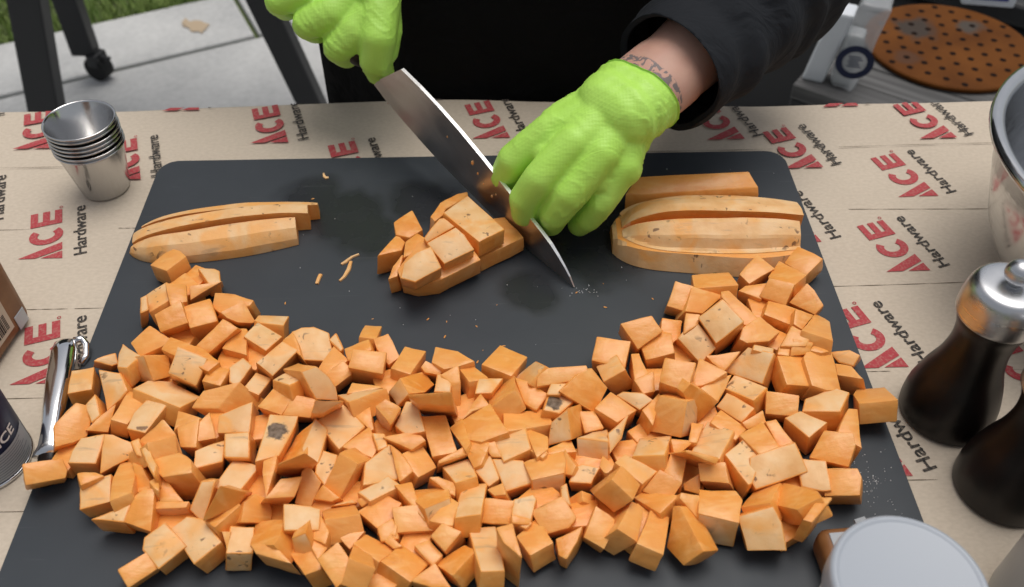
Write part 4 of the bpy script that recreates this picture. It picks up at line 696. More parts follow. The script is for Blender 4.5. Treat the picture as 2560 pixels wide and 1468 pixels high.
(5,'n','five sided slab with freckled top near the white jar',[1868,-1629,344,1764,-1471,165,1882,-1303,134,2005,-1520,367,2003,-1588,410,1949,-1696,237,1847,-1538,59,1963,-1374,30,2086,-1587,259,2080,-1651,298],0),
(4,'n','low brick nearest the white jar',[1924,-1735,382,1865,-1714,385,2011,-1566,366,2085,-1567,361,1910,-1745,175,1854,-1723,178,1996,-1579,159,2069,-1579,154],0),
(5,'t','tall tan plate standing nearest the white jar',[1590,-1772,142,1549,-1603,248,1753,-1580,316,1794,-1665,267,1811,-1799,180,1626,-1675,4,1589,-1509,109,1787,-1486,175,1828,-1569,128,1843,-1699,43],0),
(5,'t','large pale topped chunk left of the fan shaped pale skin flake at the front corner',[-1748,-1818,183,-1853,-1712,218,-1855,-1645,236,-1757,-1561,251,-1610,-1690,206,-1762,-1769,4,-1862,-1663,39,-1867,-1598,56,-1771,-1516,71,-1621,-1642,27],0),
(5,'t','fan shaped pale skin flake at the front corner',[-1553,-1797,189,-1745,-1561,189,-1654,-1496,209,-1543,-1528,221,-1413,-1678,222,-1528,-1770,5,-1716,-1542,4,-1627,-1478,24,-1519,-1511,35,-1391,-1656,37],0),
(4,'n','front corner orange cube lowest of the whole heap',[-1890,-1921,176,-1956,-1836,225,-1819,-1715,221,-1745,-1797,170,-1944,-1865,10,-2012,-1782,60,-1874,-1661,55,-1801,-1743,4],0),
(4,'n','small orange block left of the pale post shaped block standing clear',[-1413,-1632,251,-1429,-1627,252,-1364,-1629,253,-1373,-1735,209,-1409,-1566,95,-1424,-1561,96,-1360,-1565,97,-1369,-1667,54],0),
(4,'ta','pale post shaped block standing clear at the front',[-1227,-1742,198,-1373,-1757,234,-1382,-1580,232,-1246,-1570,199,-1273,-1746,4,-1419,-1761,39,-1428,-1585,37,-1291,-1574,4],0),
(5,'n','chunky orange piece with a slanted underside',[-1087,-1764,327,-1252,-1700,215,-1263,-1510,148,-1062,-1570,279,-1058,-1708,326,-1005,-1808,184,-1166,-1742,72,-1180,-1554,4,-983,-1616,134,-974,-1752,183],0),
(4,'n','large orange block in front of the chunky orange piece with a slanted underside',[-1100,-1736,284,-971,-1860,282,-1188,-1780,270,-1230,-1726,272,-1081,-1713,97,-957,-1834,95,-1168,-1756,83,-1208,-1705,85],0),
(6,'a','large pale sided chunk left of the diamond orange cube nearest the camera',[-919,-1652,244,-887,-1709,245,-818,-1872,247,-913,-1902,231,-1009,-1774,223,-1029,-1667,226,-883,-1639,24,-852,-1695,26,-782,-1857,28,-877,-1884,12,-972,-1759,4,-991,-1654,7],0),
(6,'t','lilac tinged pale shell with an orange inner face',[-954,-1815,63,-997,-1790,121,-992,-1722,322,-907,-1713,369,-886,-1739,299,-862,-1786,168,-938,-1637,4,-979,-1612,65,-976,-1544,262,-893,-1537,305,-871,-1561,239,-846,-1609,108],0),
(4,'n','orange block right of the lilac tinged pale shell with an orange inner face',[-902,-1690,285,-797,-1745,253,-841,-1828,251,-886,-1754,272,-948,-1661,83,-846,-1716,51,-888,-1796,49,-931,-1724,70],0),
(4,'n','diamond orange cube nearest the camera in the front row',[-709,-2036,330,-819,-1893,390,-713,-1796,417,-598,-1938,357,-724,-1976,168,-832,-1836,226,-728,-1740,253,-614,-1880,194],0),
(4,'n','orange block front right of the flat purplish tan face set upright',[-794,-1664,292,-805,-1746,285,-904,-1699,283,-855,-1559,297,-781,-1647,85,-793,-1729,77,-891,-1682,75,-842,-1543,89],0),
(5,'n','orange chunk in front of the orange block with a narrow pale upper strip',[-684,-1730,188,-769,-1645,216,-779,-1630,220,-598,-1615,206,-657,-1696,194,-702,-1686,6,-786,-1603,33,-795,-1589,37,-614,-1573,23,-674,-1654,10],0),
(4,'n','large orange block right of the diamond orange cube nearest the camera',[-501,-1932,351,-640,-1905,421,-665,-1672,172,-559,-1743,176,-555,-2035,255,-693,-2010,326,-718,-1777,78,-612,-1848,81],0),
(4,'n','large orange block left of the freckled diamond topped cube in the front row',[-505,-1828,222,-660,-1714,238,-599,-1632,188,-426,-1712,154,-559,-1879,71,-713,-1766,87,-654,-1682,37,-482,-1764,4],0),
(4,'n','freckled diamond topped cube in the front row',[-324,-1943,203,-502,-1826,237,-394,-1695,179,-232,-1802,148,-375,-1961,57,-553,-1848,92,-444,-1716,33,-287,-1824,4],0),
(4,'n','large orange block right of the freckled diamond topped cube in the front row',[-210,-1968,184,-327,-1929,196,-193,-1835,218,-100,-1970,182,-213,-1922,6,-326,-1883,18,-196,-1789,40,-101,-1924,4],0),
(4,'n','orange block front left of the orange cube with a rounded pale right face',[-209,-1836,187,-315,-1722,210,-228,-1684,207,-151,-1775,190,-225,-1811,4,-329,-1700,26,-243,-1661,23,-170,-1752,6],0),
(4,'n','orange cube with a rounded pale right face',[-138,-1784,238,-223,-1688,255,-155,-1621,280,-40,-1678,278,-118,-1725,4,-202,-1630,20,-135,-1564,46,-22,-1621,43],0),
(4,'n','large orange block in front of the orange cube with a rounded pale right face',[-95,-1914,210,-204,-1803,144,-30,-1715,194,36,-1776,233,-38,-1941,69,-143,-1830,4,27,-1742,53,92,-1804,91],0),
(4,'t','long smooth pale plank lying at the front',[64,-1936,293,-15,-1598,182,152,-1570,146,202,-1921,266,49,-1986,150,-29,-1648,39,137,-1624,4,186,-1967,122],0),
(4,'n','orange block behind the freckled diamond topped cube in the front row',[-432,-1734,199,-505,-1673,200,-456,-1653,212,-382,-1724,208,-403,-1694,4,-475,-1634,6,-427,-1613,17,-356,-1683,13],0),
(4,'n','orange block in front of the cube with a small brown fleck',[-506,-1689,205,-534,-1610,225,-448,-1552,228,-403,-1670,197,-526,-1651,28,-555,-1572,48,-469,-1515,51,-424,-1632,20],0),
(4,'n','large orange block right of the long smooth pale plank',[246,-1725,442,154,-1752,437,191,-1841,433,288,-1930,430,241,-1708,15,150,-1733,11,186,-1821,6,280,-1905,4],0),
(4,'n','plain orange cube at the front with shaded right face',[342,-1800,207,267,-1657,170,394,-1526,164,483,-1727,215,367,-1827,47,291,-1685,9,418,-1558,4,504,-1753,53],0),
(5,'n','large orange chunk in front of the large square orange tile facing upward',[545,-1834,218,502,-1813,221,488,-1714,239,651,-1648,260,615,-1735,241,555,-1794,4,515,-1769,7,500,-1673,25,663,-1604,46,627,-1693,27],0),
(5,'n','rounded orange block front row beside a bare gap',[771,-1757,166,655,-1690,199,736,-1521,265,848,-1595,230,828,-1663,202,765,-1688,4,653,-1620,37,730,-1454,102,843,-1526,68,820,-1595,40],0),
(4,'n','large orange block left of the tapered block with freckled lower end',[959,-1745,223,838,-1698,301,954,-1478,242,1027,-1504,195,840,-1728,34,720,-1687,111,835,-1472,52,910,-1492,4],0),
(4,'n','tapered block with freckled lower end in the front row',[1097,-1828,224,944,-1767,258,1065,-1511,179,1177,-1544,152,1062,-1852,76,908,-1794,110,1030,-1543,32,1142,-1570,4],0),
(4,'n','orange block behind the plain orange cube at the front with shaded',[347,-1606,204,246,-1605,227,247,-1554,237,358,-1569,208,304,-1567,11,203,-1566,34,205,-1517,44,315,-1531,16],0),
(5,'n','long orange wedge with a sharp front tip and white flakes',[1316,-1823,248,1218,-1837,118,1144,-1709,98,1187,-1532,251,1221,-1551,282,1431,-1764,151,1337,-1778,26,1264,-1655,4,1306,-1479,156,1339,-1502,184],0),
(4,'ts','pale skin block with one brown pit just left of the knife blade',[57,664,359,-216,1008,347,-32,1244,326,254,817,343,52,664,208,-222,999,196,-36,1235,175,246,811,192],1),
(4,'n','long orange base slab partly under the knife blade',[56,696,156,401,893,188,256,1127,196,-172,1082,169,65,705,4,403,906,36,266,1139,44,-152,1089,18],1),
(7,'n','rounded orange end slab at the bottom of the half cut potato',[66,600,235,-250,425,194,-408,404,191,-521,431,200,-551,526,224,-365,802,293,-65,831,296,68,649,47,-253,475,7,-409,456,4,-518,484,13,-546,576,37,-367,847,104,-67,881,109],1),
(6,'t','blunt pale nose piece at the near end of the half cut potato',[-209,370,381,-397,268,342,-500,298,360,-483,402,407,-387,478,439,-284,521,455,-216,448,214,-404,348,175,-504,379,194,-491,480,240,-394,554,271,-293,596,286],1),
(5,'t','smooth pale square chunk in the middle of the half cut potato',[-197,467,324,-326,621,396,-112,751,439,-49,691,410,24,581,360,-205,530,175,-333,685,247,-120,812,289,-58,753,261,18,645,211],1),
(5,'t','speckled pale chunk on the far side of the half cut potato',[-334,699,324,-358,731,345,-240,872,416,-206,879,418,-119,822,376,-347,788,175,-368,822,197,-254,958,266,-219,969,269,-137,909,226],1),
(6,'n','orange cut wedge on the left flank of the half cut potato',[-439,689,230,-519,657,216,-506,813,238,-419,881,258,-358,832,259,-324,752,253,-412,718,19,-494,684,4,-480,841,26,-392,908,46,-334,857,46,-300,780,41],1),
(5,'n','thin standing slice at the left foot of the half cut potato',[-550,483,194,-622,459,186,-588,583,209,-518,687,230,-522,629,220,-541,516,11,-611,493,4,-579,614,26,-509,718,47,-513,661,37],1),
(8,'a','curved orange slice behind the pitted block by the knife',[-288,1033,245,-328,1088,249,-253,1260,244,-119,1380,235,-39,1409,229,-28,1353,227,-208,1187,240,-221,1122,240,-306,1036,21,-349,1088,26,-271,1262,21,-138,1382,11,-59,1410,5,-51,1352,4,-226,1191,17,-239,1124,17],1),
(5,'n','orange pyramid offcut lying left of the half cut potato',[-583,896,237,-607,1024,254,-469,1148,264,-371,954,236,-478,866,230,-590,925,12,-616,1052,29,-478,1173,38,-382,982,11,-487,893,4],1),
(4,'n','pointed flat orange offcut lying left of the half cut potato',[-530,747,212,-709,669,234,-576,913,224,-508,842,212,-559,754,4,-732,681,25,-604,919,15,-535,849,4],1),
(4,'t','small pale end stub between the knife and the green glove',[586,970,141,510,1036,189,574,1065,218,658,1016,184,597,1087,4,521,1151,51,585,1181,80,668,1131,46],1),
(5,'n','orange strip behind the two pale strips with its end under the glove',[2332,1427,207,1404,1385,188,1236,1392,191,1346,1534,255,2267,1558,266,2350,1392,22,1428,1352,4,1246,1356,6,1363,1500,70,2264,1520,80],1),
(4,'n','orange block left of the soft cornered orange wedge with a pale patch',[-1153,-1230,112,-1314,-1118,94,-1419,-1292,111,-1261,-1387,100,-1153,-1230,4,-1314,-1118,4,-1419,-1292,4,-1261,-1387,4],0),
(4,'n','orange block in front of the squared block with a whitish',[-203,-1572,137,-356,-1511,136,-430,-1734,146,-288,-1788,152,-203,-1572,4,-356,-1511,4,-430,-1734,4,-288,-1788,4],0),
(4,'n','orange block left of the clean orange cube tilted on edge inside',[1353,-568,123,1351,-377,120,1155,-383,115,1170,-570,111,1353,-568,4,1351,-377,4,1155,-383,4,1170,-570,4],0),
(4,'n','orange block behind the chunky orange piece with a slanted underside',[-1108,-1611,116,-992,-1428,116,-1187,-1324,132,-1276,-1504,128,-1108,-1611,4,-992,-1428,4,-1187,-1324,4,-1276,-1504,4],0),
(4,'n','orange block left of the tent shaped orange block with pale ridge edges',[-103,-825,121,93,-756,125,13,-540,116,-174,-625,114,-103,-825,4,93,-756,4,13,-540,4,-174,-625,4],0),
(4,'n','orange block right of the tilted light orange cube propped on a longer block',[1457,-1119,92,1276,-1096,108,1259,-1307,97,1430,-1322,91,1457,-1119,4,1276,-1096,4,1259,-1307,4,1430,-1322,4],0),
(4,'n','orange block behind the pale topped cube with grey streaks and one pinprick',[1105,-1058,113,1286,-937,112,1162,-788,121,999,-900,126,1105,-1058,4,1286,-937,4,1162,-788,4,999,-900,4],0),
(4,'n','orange block left of the pale topped cube with grey streaks and one pinprick',[1141,-1099,122,1113,-934,109,869,-984,112,919,-1136,107,1141,-1099,4,1113,-934,4,869,-984,4,919,-1136,4],0),
(4,'n','orange block back left of the orange cube tipped forward with a grooved',[-418,-791,128,-600,-726,131,-671,-930,135,-487,-982,129,-418,-791,4,-600,-726,4,-671,-930,4,-487,-982,4],0),
(4,'n','orange block left of the pale slab with a large round grey rot spot',[-1428,-903,112,-1252,-869,97,-1297,-676,110,-1463,-719,110,-1428,-903,4,-1252,-869,4,-1297,-676,4,-1463,-719,4],0),
(4,'n','orange block right of the pale square topped cube with two black scars',[-1559,-175,132,-1731,-138,130,-1760,-337,130,-1602,-371,133,-1559,-175,4,-1731,-138,4,-1760,-337,4,-1602,-371,4],0),
(4,'n','orange block back right of the large pale plate-topped chunk with one small brown nick',[2199,-294,116,2310,-134,104,2131,-17,111,2026,-173,118,2199,-294,4,2310,-134,4,2131,-17,4,2026,-173,4],0),
(4,'n','orange block front left of the smooth orange cube standing square on two flat blocks',[-1985,-118,120,-1915,53,132,-2099,128,128,-2153,-49,126,-1985,-118,4,-1915,53,4,-2099,128,4,-2153,-49,4],0),
(4,'n','large orange block right of the large square orange tile facing upward',[771,-1584,150,760,-1417,156,536,-1436,142,558,-1597,154,771,-1584,4,760,-1417,4,536,-1436,4,558,-1597,4],0),
(4,'n','orange block right of the tall tan plate standing nearest the white jar',[1828,-1717,121,2015,-1604,112,1906,-1427,115,1727,-1551,112,1828,-1717,4,2015,-1604,4,1906,-1427,4,1727,-1551,4],0),
(4,'n','orange block right of the long narrow orange stick',[2022,60,122,2216,70,121,2185,286,119,2011,255,129,2022,60,4,2216,70,4,2185,286,4,2011,255,4],0),
(4,'n','orange block front right of the tidy square orange cube facing the cook',[-609,-593,146,-448,-536,143,-525,-343,144,-675,-406,145,-609,-593,4,-448,-536,4,-525,-343,4,-675,-406,4],0),
(4,'n','orange block left of the freckled diamond topped cube in the front row',[-505,-2031,136,-388,-1897,122,-576,-1744,137,-679,-1879,125,-505,-2031,4,-388,-1897,4,-576,-1744,4,-679,-1879,4],0),
(4,'n','small orange block left of the blotchy pale chunk with a smeared brown mark',[2047,-1417,133,2177,-1231,113,2003,-1124,130,1896,-1311,127,2047,-1417,4,2177,-1231,4,2003,-1124,4,1896,-1311,4],0),
(4,'n','orange block behind the big smooth cream rectangle tilted away',[1461,-896,117,1633,-865,112,1591,-656,124,1425,-697,116,1461,-896,4,1633,-865,4,1591,-656,4,1425,-697,4],0),
(4,'n','orange block left of the three-cornered wedge with a long slanting cut face',[-2115,346,142,-1990,460,143,-2146,613,148,-2258,503,138,-2115,346,4,-1990,460,4,-2146,613,4,-2258,503,4],0),
(4,'n','orange block behind the three-cornered wedge with a long slanting cut face',[-1951,652,113,-2112,749,101,-2220,543,100,-2072,453,116,-1951,652,4,-2112,749,4,-2220,543,4,-2072,453,4],0),
(4,'n','orange block behind the orange block with a narrow pale upper strip',[-600,-1415,150,-614,-1227,138,-833,-1255,145,-815,-1431,138,-600,-1415,4,-614,-1227,4,-833,-1255,4,-815,-1431,4],0),
(4,'n','small orange block behind the rounded orange block front row beside a bare gap',[832,-1599,129,971,-1477,122,805,-1301,114,682,-1427,128,832,-1599,4,971,-1477,4,805,-1301,4,682,-1427,4],0),
(4,'n','orange block back left of the large square orange tile facing upward',[576,-1395,144,434,-1238,132,251,-1421,145,400,-1554,139,576,-1395,4,434,-1238,4,251,-1421,4,400,-1554,4],0),
(4,'n','orange block left of the pale oval faced chunk with one brown pit',[1598,-274,125,1491,-76,117,1272,-214,131,1384,-391,115,1598,-274,4,1491,-76,4,1272,-214,4,1384,-391,4],0),
(4,'n','orange block behind the small pale topped cube with a black pinhole',[907,-1180,116,831,-967,136,603,-1054,121,694,-1256,118,907,-1180,4,831,-967,4,603,-1054,4,694,-1256,4],0),
(4,'n','orange block left of the pale fronted cube with a scalloped left side',[-2443,-925,120,-2604,-875,111,-2645,-1062,111,-2498,-1104,119,-2443,-925,4,-2604,-875,4,-2645,-1062,4,-2498,-1104,4],0),
(4,'n','orange block in front of the slim upright blade shaped slice',[-814,-1494,153,-801,-1279,155,-1055,-1271,152,-1050,-1479,142,-814,-1494,4,-801,-1279,4,-1055,-1271,4,-1050,-1479,4],0),
(4,'n','orange block left of the tapered block with freckled lower end',[1167,-1591,137,999,-1440,148,847,-1616,148,1015,-1761,138,1167,-1591,4,999,-1440,4,847,-1616,4,1015,-1761,4],0),
(4,'n','orange block in front of the pale topped cube with one faint grey scratch',[-1463,-348,142,-1376,-174,154,-1554,-85,136,-1634,-262,139,-1463,-348,4,-1376,-174,4,-1554,-85,4,-1634,-262,4],0),
(4,'n','small orange block in front of the block half pale and half orange across one corner',[-2040,-512,114,-1920,-352,111,-2120,-203,116,-2231,-368,115,-2040,-512,4,-1920,-352,4,-2120,-203,4,-2231,-368,4],0),
(4,'n','orange block in front of the pointed orange wedge shaped like an arrow head',[-1517,-795,141,-1667,-653,134,-1785,-803,146,-1638,-924,141,-1517,-795,4,-1667,-653,4,-1785,-803,4,-1638,-924,4],0),
(4,'n','orange block in front of the orange block with a dark knot',[-1672,-1620,114,-1600,-1422,108,-1845,-1341,124,-1913,-1532,111,-1672,-1620,4,-1600,-1422,4,-1845,-1341,4,-1913,-1532,4],0)]
def piece(n, code, label, flat, kind):
    pts = [Vector(flat[i:i + 3]) * 1e-4 for i in range(0, len(flat), 3)]
    c = sum(pts, Vector()) / len(pts); bm = bmesh.new()
    vs = [bm.verts.new(p - c) for p in pts]
    if kind == 0:
        rp = random.Random(len(label) * 7 + n)
        for v in vs[n:]: v.co += Vector((rp.uniform(-1, 1), rp.uniform(-1, 1), rp.uniform(0, 1))) * .0004
    F = [bm.faces.new(vs[:n]), bm.faces.new(vs[n:][::-1])] + [bm.faces.new((vs[i], vs[i + n], vs[(i + 1) % n + n], vs[(i + 1) % n])) for i in range(n)]
    s = {'s': 2, 'S': 3}.get(code[-1], 1)
    if 't' in code: F[0].material_index = s
    if 'a' in code: F[2].material_index = 1
    if 'b' in code: F[1 + n].material_index = 1
    if 'B' in code: F[1 + n].material_index = 3
    bmesh.ops.recalc_face_normals(bm, faces=bm.faces)
    for f in [f for f in bm.faces if f.material_index]:        # the outer skin is gently domed
        per = sum(e.calc_length() for e in f.edges); nn = f.normal.copy(); cc = f.calc_center_median(); mi = f.material_index
        r = bmesh.ops.poke(bm, faces=[f], offset=0.0)
        for v in r['verts']: v.co = cc + nn * per * .014
        for g in r['faces']: g.material_index = mi; g.smooth = True
    bmesh.ops.bevel(bm, geom=[e for e in bm.edges if e.calc_face_angle(0) > .5], offset=.0008, segments=2, affect='EDGES', profile=.5, clamp_overlap=True)
    bmesh.ops.subdivide_edges(bm, edges=[e for e in bm.edges if e.calc_length() > .005], cuts=2, use_grid_fill=True)
    bm.normal_update(); sh = Vector((len(label) * 1.7, n * 3.1, c.x * 900))
    for v in bm.verts: v.co += v.normal * (.0009 * noise.noise(v.co * 60 + sh) + .00035 * noise.noise(v.co * 260 + sh))
    o = from_bm('sweet_potato_cube' if kind == 0 else 'sweet_potato_chunk', bm, [M['flesh'], M['skin'], M['skin_spotted'], M['skin_rot']])
    for p in o.data.polygons: p.use_smooth = True
    o.data.set_sharp_from_angle(angle=math.radians(34))
    o.location = c
    return tag(o, label, 'sweet potato cube' if kind == 0 else 'sweet potato chunk', 'diced sweet potato heaped on the cutting board' if kind == 0 else 'pieces of the half cut sweet potato at the knife')
for p in PIECES: piece(*p)

# ------------------------------------------------------------------ peeled strips: one half potato each, sliced lengthwise
KN_ = (-1.0, -.93, -.70, -.30, .18, .62, .90, 1.0)
def facet(h, t):
    t = max(-1, min(1, t)); g = lambda q: max(0, 1 - abs(q) ** 3.0) ** .5
    for a, b in zip(KN_, KN_[1:]):
        if t <= b: k = (t - a) / (b - a); return h * (g(a) * (1 - k) + g(b) * k)
    return 0.0
def strip(O, ang, Lh, W, H, y0, y1, z0, z1, xa, xb, label, group, off=(0, 0), tip=2.3, asym=1.35):
    nu, nv = 44, 12; ca, sa = math.cos(ang), math.sin(ang); bm = bmesh.new(); T = []; B = []; kindf = []
    for i in range(nu + 1):
        x = xa + (xb - xa) * i / nu; k = min(1, abs(x / Lh) if x < 0 else x / (Lh * asym)); w_ = W * max(0.02, 1 - k ** tip) ** .5 * (1 + .03 * math.sin(x * 60)); h_ = H * max(0.02, 1 - k ** tip) ** .42
        a, b = max(y0, -w_), min(y1, w_)
        if b < a: a = b = min(max(y0, -w_), w_)
        rt, rb = [], []
        for j in range(nv + 1):
            y = a + (b - a) * j / nv; z = facet(h_, y / w_) + .0008 * noise.noise(Vector((x * 40, y * 40, H * 900)))
            z = max(z0 + .0002, min(z, z1)); p = (x, y + .0016 * math.sin(x * 38 + y1 * 90))
            rt.append(bm.verts.new((p[0], p[1], z))); rb.append(bm.verts.new((p[0], p[1], z0)))
        T.append(rt); B.append(rb)
    def q(vs, mi):
        try: f = bm.faces.new(vs); f.material_index = mi
        except ValueError: pass
    for i in range(nu):
        for j in range(nv):
            zt = sum(v.co.z for v in (T[i][j], T[i + 1][j], T[i + 1][j + 1], T[i][j + 1])) / 4
            q((T[i][j], T[i + 1][j], T[i + 1][j + 1], T[i][j + 1]), 0 if zt > z1 - .0004 else 1); q((B[i][j], B[i][j + 1], B[i + 1][j + 1], B[i + 1][j]), 0)
        for j, s in ((0, 1), (nv, -1)): q((T[i][j], B[i][j], B[i + 1][j], T[i + 1][j])[::s], 0 if (T[i][j].co.z - z0) > .004 and abs(T[i][j].co.y - (y0 if j == 0 else y1)) < .003 else 1)
    for i in (0, nu):
        for j in range(nv): q((T[i][j], T[i][j + 1], B[i][j + 1], B[i][j]), 0)
    bmesh.ops.recalc_face_normals(bm, faces=bm.faces)
    o = from_bm('sweet_potato_strip', bm, [M['flesh'], M['skin_spotted']], None, True)
    o.data.set_sharp_from_angle(angle=math.radians(16))
    o.location = (O[0] + off[0], O[1] + off[1], 0); o.rotation_euler.z = ang
    return tag(o, label, 'sweet potato strip', group)
GL = 'peeled sweet potato strips at the back of the board'
LO, LA = (-.199, .1185), math.radians(9)
strip(LO, LA, .073, .026, .0185, -.027, -.0060, .0004, 1, -.0715, .060, 'front strip of the three pale strips on the empty side of the board', GL, (-.002, -.0022), 2.6)
strip(LO, LA, .075, .026, .0215, -.0055, .0060, .0004, 1, -.0690, .068, 'middle strip of the three pale strips on the empty side of the board', GL, (0, 0), 2.6)
strip(LO, LA, .076, .023, .0210, .0065, .026, .0004, 1, -.0640, .0745, 'back strip of the three pale strips on the empty side of the board', GL, (.001, .0014), 2.6)
RO, RA = (.187, .101), math.radians(-1.5)
strip(RO, RA, .080, .0370, .036, -.039, .034, .0004, .0150, -.0770, .066, 'pale lower slab under two skin strips with brown pits along its side', GL, (.0, -.002), 2.8)
strip(RO, RA - .03, .077, .0290, .0305, -.030, -.0050, .0153, 1, -.0715, .0645, 'pale upper strip with a freckled streak and a loose peel tip', GL, (.002, -.0005), 2.8)
strip(RO, RA + .02, .077, .033, .0325, -.0030, .034, .0153, 1, -.0715, .069, 'smooth cream upper strip along the back of the large half potato', GL, (.002, .003), 2.8)

# ------------------------------------------------------------------ shreds and salt on the board
def shred(pts, wd, z, label):
    bm = bmesh.new(); A = []
    for i, (x, y) in enumerate(pts):
        k = min(i + 1, len(pts) - 1); j = max(i - 1, 0); d = Vector((pts[k][0] - pts[j][0], pts[k][1] - pts[j][1], 0)).normalized(); n = Vector((-d.y, d.x, 0))
        w_ = wd * (.35 + .65 * math.sin(PI * (i + .6) / (len(pts) + .2))) * random.uniform(.7, 1.2)
        A.append([bm.verts.new(Vector((x, y, z)) + n * w_ * s + Vector((0, 0, zz))) for s, zz in ((-1, 0), (-.8, .0009), (.8, .0012), (1, 0))])
    for a, b in zip(A, A[1:]):
        for j in range(4): bm.faces.new((a[j], b[j], b[(j + 1) % 4], a[(j + 1) % 4]))
    bm.faces.new(A[0]); bm.faces.new(A[-1][::-1]); bmesh.ops.recalc_face_normals(bm, faces=bm.faces)
    return tag(from_bm('peel_shred', bm, M['skin']), label, 'peel shred', 'shreds of peel on the board')
shred([(-0.1295, 0.1958), (-0.1284, 0.1918), (-0.1264, 0.1896), (-0.1244, 0.1901)], 0.0012, .0003, 'tiny curled peel hook behind the three pale strips')
shred([(-0.0896, 0.093), (-0.0949, 0.0899), (-0.0997, 0.0841), (-0.1023, 0.0819)], 0.0016, .0003, 'upper arm of the forked peel shred in mid board')
shred([(-0.0951, 0.0849), (-0.0961, 0.0759), (-0.0987, 0.0679), (-0.1016, 0.0636)], 0.0017, .0003, 'lower arm of the forked peel shred in mid board')
shred([(-0.117, 0.0711), (-0.118, 0.0667), (-0.1188, 0.061)], 0.0022, .0003, 'short lone peel flake near the middle of the board')
shred([(0.021, -0.1565), (0.0217, -0.1605)], 0.0008, .0003, 'pale splinter at the front of the heap between two cubes')
rs = random.Random(9); bm = bmesh.new()
def grain(x, y, s):
    r = bmesh.ops.create_icosphere(bm, subdivisions=1, radius=s, matrix=Matrix.Translation((x, y, s * .7)))
for k in range(80):
    a = rs.uniform(0, 2 * PI); r = abs(rs.gauss(0, .013)); grain(.262 - .012 + r * math.cos(a) * .8, -.125 + r * math.sin(a) * 1.6, rs.uniform(.00015, .0004))
for k in range(40): grain(rs.uniform(-.2, .26), rs.uniform(-.02, .2), rs.uniform(.0002, .00045))
for k in range(22): grain(.085 + rs.gauss(0, .007), .048 + rs.gauss(0, .005), rs.uniform(.0002, .0004))
tag(from_bm('salt_crumbs', bm, M['salt']), 'white salt grains and tiny crumbs scattered on the board', 'salt', kind='stuff')

rs = random.Random(21); bm = bmesh.new()
for k in range(36):
    x, y = (rs.uniform(-.25, .26), rs.uniform(-.03, .06)) if k < 35 else (rs.gauss(-.03, .05), rs.gauss(.12, .03))
    s_ = rs.uniform(.0003, .0008); bmesh.ops.create_icosphere(bm, subdivisions=1, radius=s_, matrix=Matrix.Translation((x, y, s_ * .5)) @ Matrix.Rotation(rs.uniform(0, 3), 4, 'Z') @ Matrix.Diagonal((2.2, .8, .6, 1)))
tag(from_bm('potato_crumbs', bm, M['flesh']), 'tiny orange crumbs of sweet potato strewn over the board', 'crumbs', kind='stuff')

# ------------------------------------------------------------------ knife
KD = Vector((.632, -.775, 0)); KN = Vector((.775, .632, 0)); KT = Vector((.077, .052, .0008))
kn = empty('chef_knife', KT); tag(kn, 'long steel kitchen knife held in the gloved fist slicing the potato', 'knife')
spine = [(0, 0), (-.005, .0075), (-.011, .0135), (-.018, .0195), (-.027, .0262), (-.038, .0318), (-.050, .0370), (-.065, .0425), (-.080, .0490), (-.105, .0600), (-.134, .0715), (-.160, .0800), (-.184, .0865), (-.208, .0915)]
edge = [(0, 0), (-.012, .0000), (-.025, .0002), (-.040, .0008), (-.055, .0014), (-.070, .0030), (-.085, .0060), (-.112, .0115), (-.140, .0170), (-.165, .0225), (-.192, .0300), (-.217, .0380), (-.240, .0460), (-.257, .0545)]
bm = bmesh.new(); R0 = []
for (us, zs), (ue, ze) in zip(spine, edge):
    th = .0015 if us < -.03 else .0005 + .0010 * us / -.03
    a = Vector((KD.x * us, KD.y * us, zs)); b = Vector((KD.x * ue, KD.y * ue, ze)); mid = a.lerp(b, .72)
    R0.append([bm.verts.new(a + KN * th), bm.verts.new(mid + KN * th * .7), bm.verts.new(b + KN * .00012), bm.verts.new(b - KN * .00012), bm.verts.new(mid - KN * th * .7), bm.verts.new(a - KN * th)])
for a, b in zip(R0, R0[1:]):
    for j in range(6):
        f = bm.faces.new((a[j], b[j], b[(j + 1) % 6], a[(j + 1) % 6])); f.material_index = 1 if j == 5 else 0
bm.faces.new(R0[-1]); bm.faces.new(R0[0][::-1]); bmesh.ops.recalc_face_normals(bm, faces=bm.faces)
bl = from_bm('blade', bm, [M['blade'], M['edge']], kn)
HD = Vector((-.632 * .96, .775 * .96, .28)).normalized(); H0 = Vector((KD.x * -.228, KD.y * -.228, .068))
bm = bmesh.new(); tube(bm, [H0 + HD * .018, H0 + HD * .024, H0 + HD * .032], [.004, .0075, .0095], 14); from_bm('bolster', bm, M['edge'], kn, True)
bm = bmesh.new(); tube(bm, [H0 + HD * s for s in (.032, .04, .06, .09, .115, .128)], [.0095, .0135, .0125, .0135, .0145, .010], 14); from_bm('handle', bm, M['wood_dark'], kn, True)
bm = bmesh.new()
for u, f_, s in ((-.118, .30, .0020), (-.112, .40, .0012), (-.105, .48, .0010), (-.150, .35, .0009), (-.095, .55, .0013), (-.090, .42, .0009)):
    zs = .0715 + (u + .134) * -.37; ze = .017 + (u + .14) * -.2; p = Vector((KD.x * u, KD.y * u, zs + (ze - zs) * f_)) - KN * .0012
    bmesh.ops.create_icosphere(bm, subdivisions=1, radius=s, matrix=Matrix.Translation(p) @ Matrix.Diagonal((1, .5, 1.3, 1)))
tag(from_bm('crumb', bm, M['skin'], kn), kind='stuff')

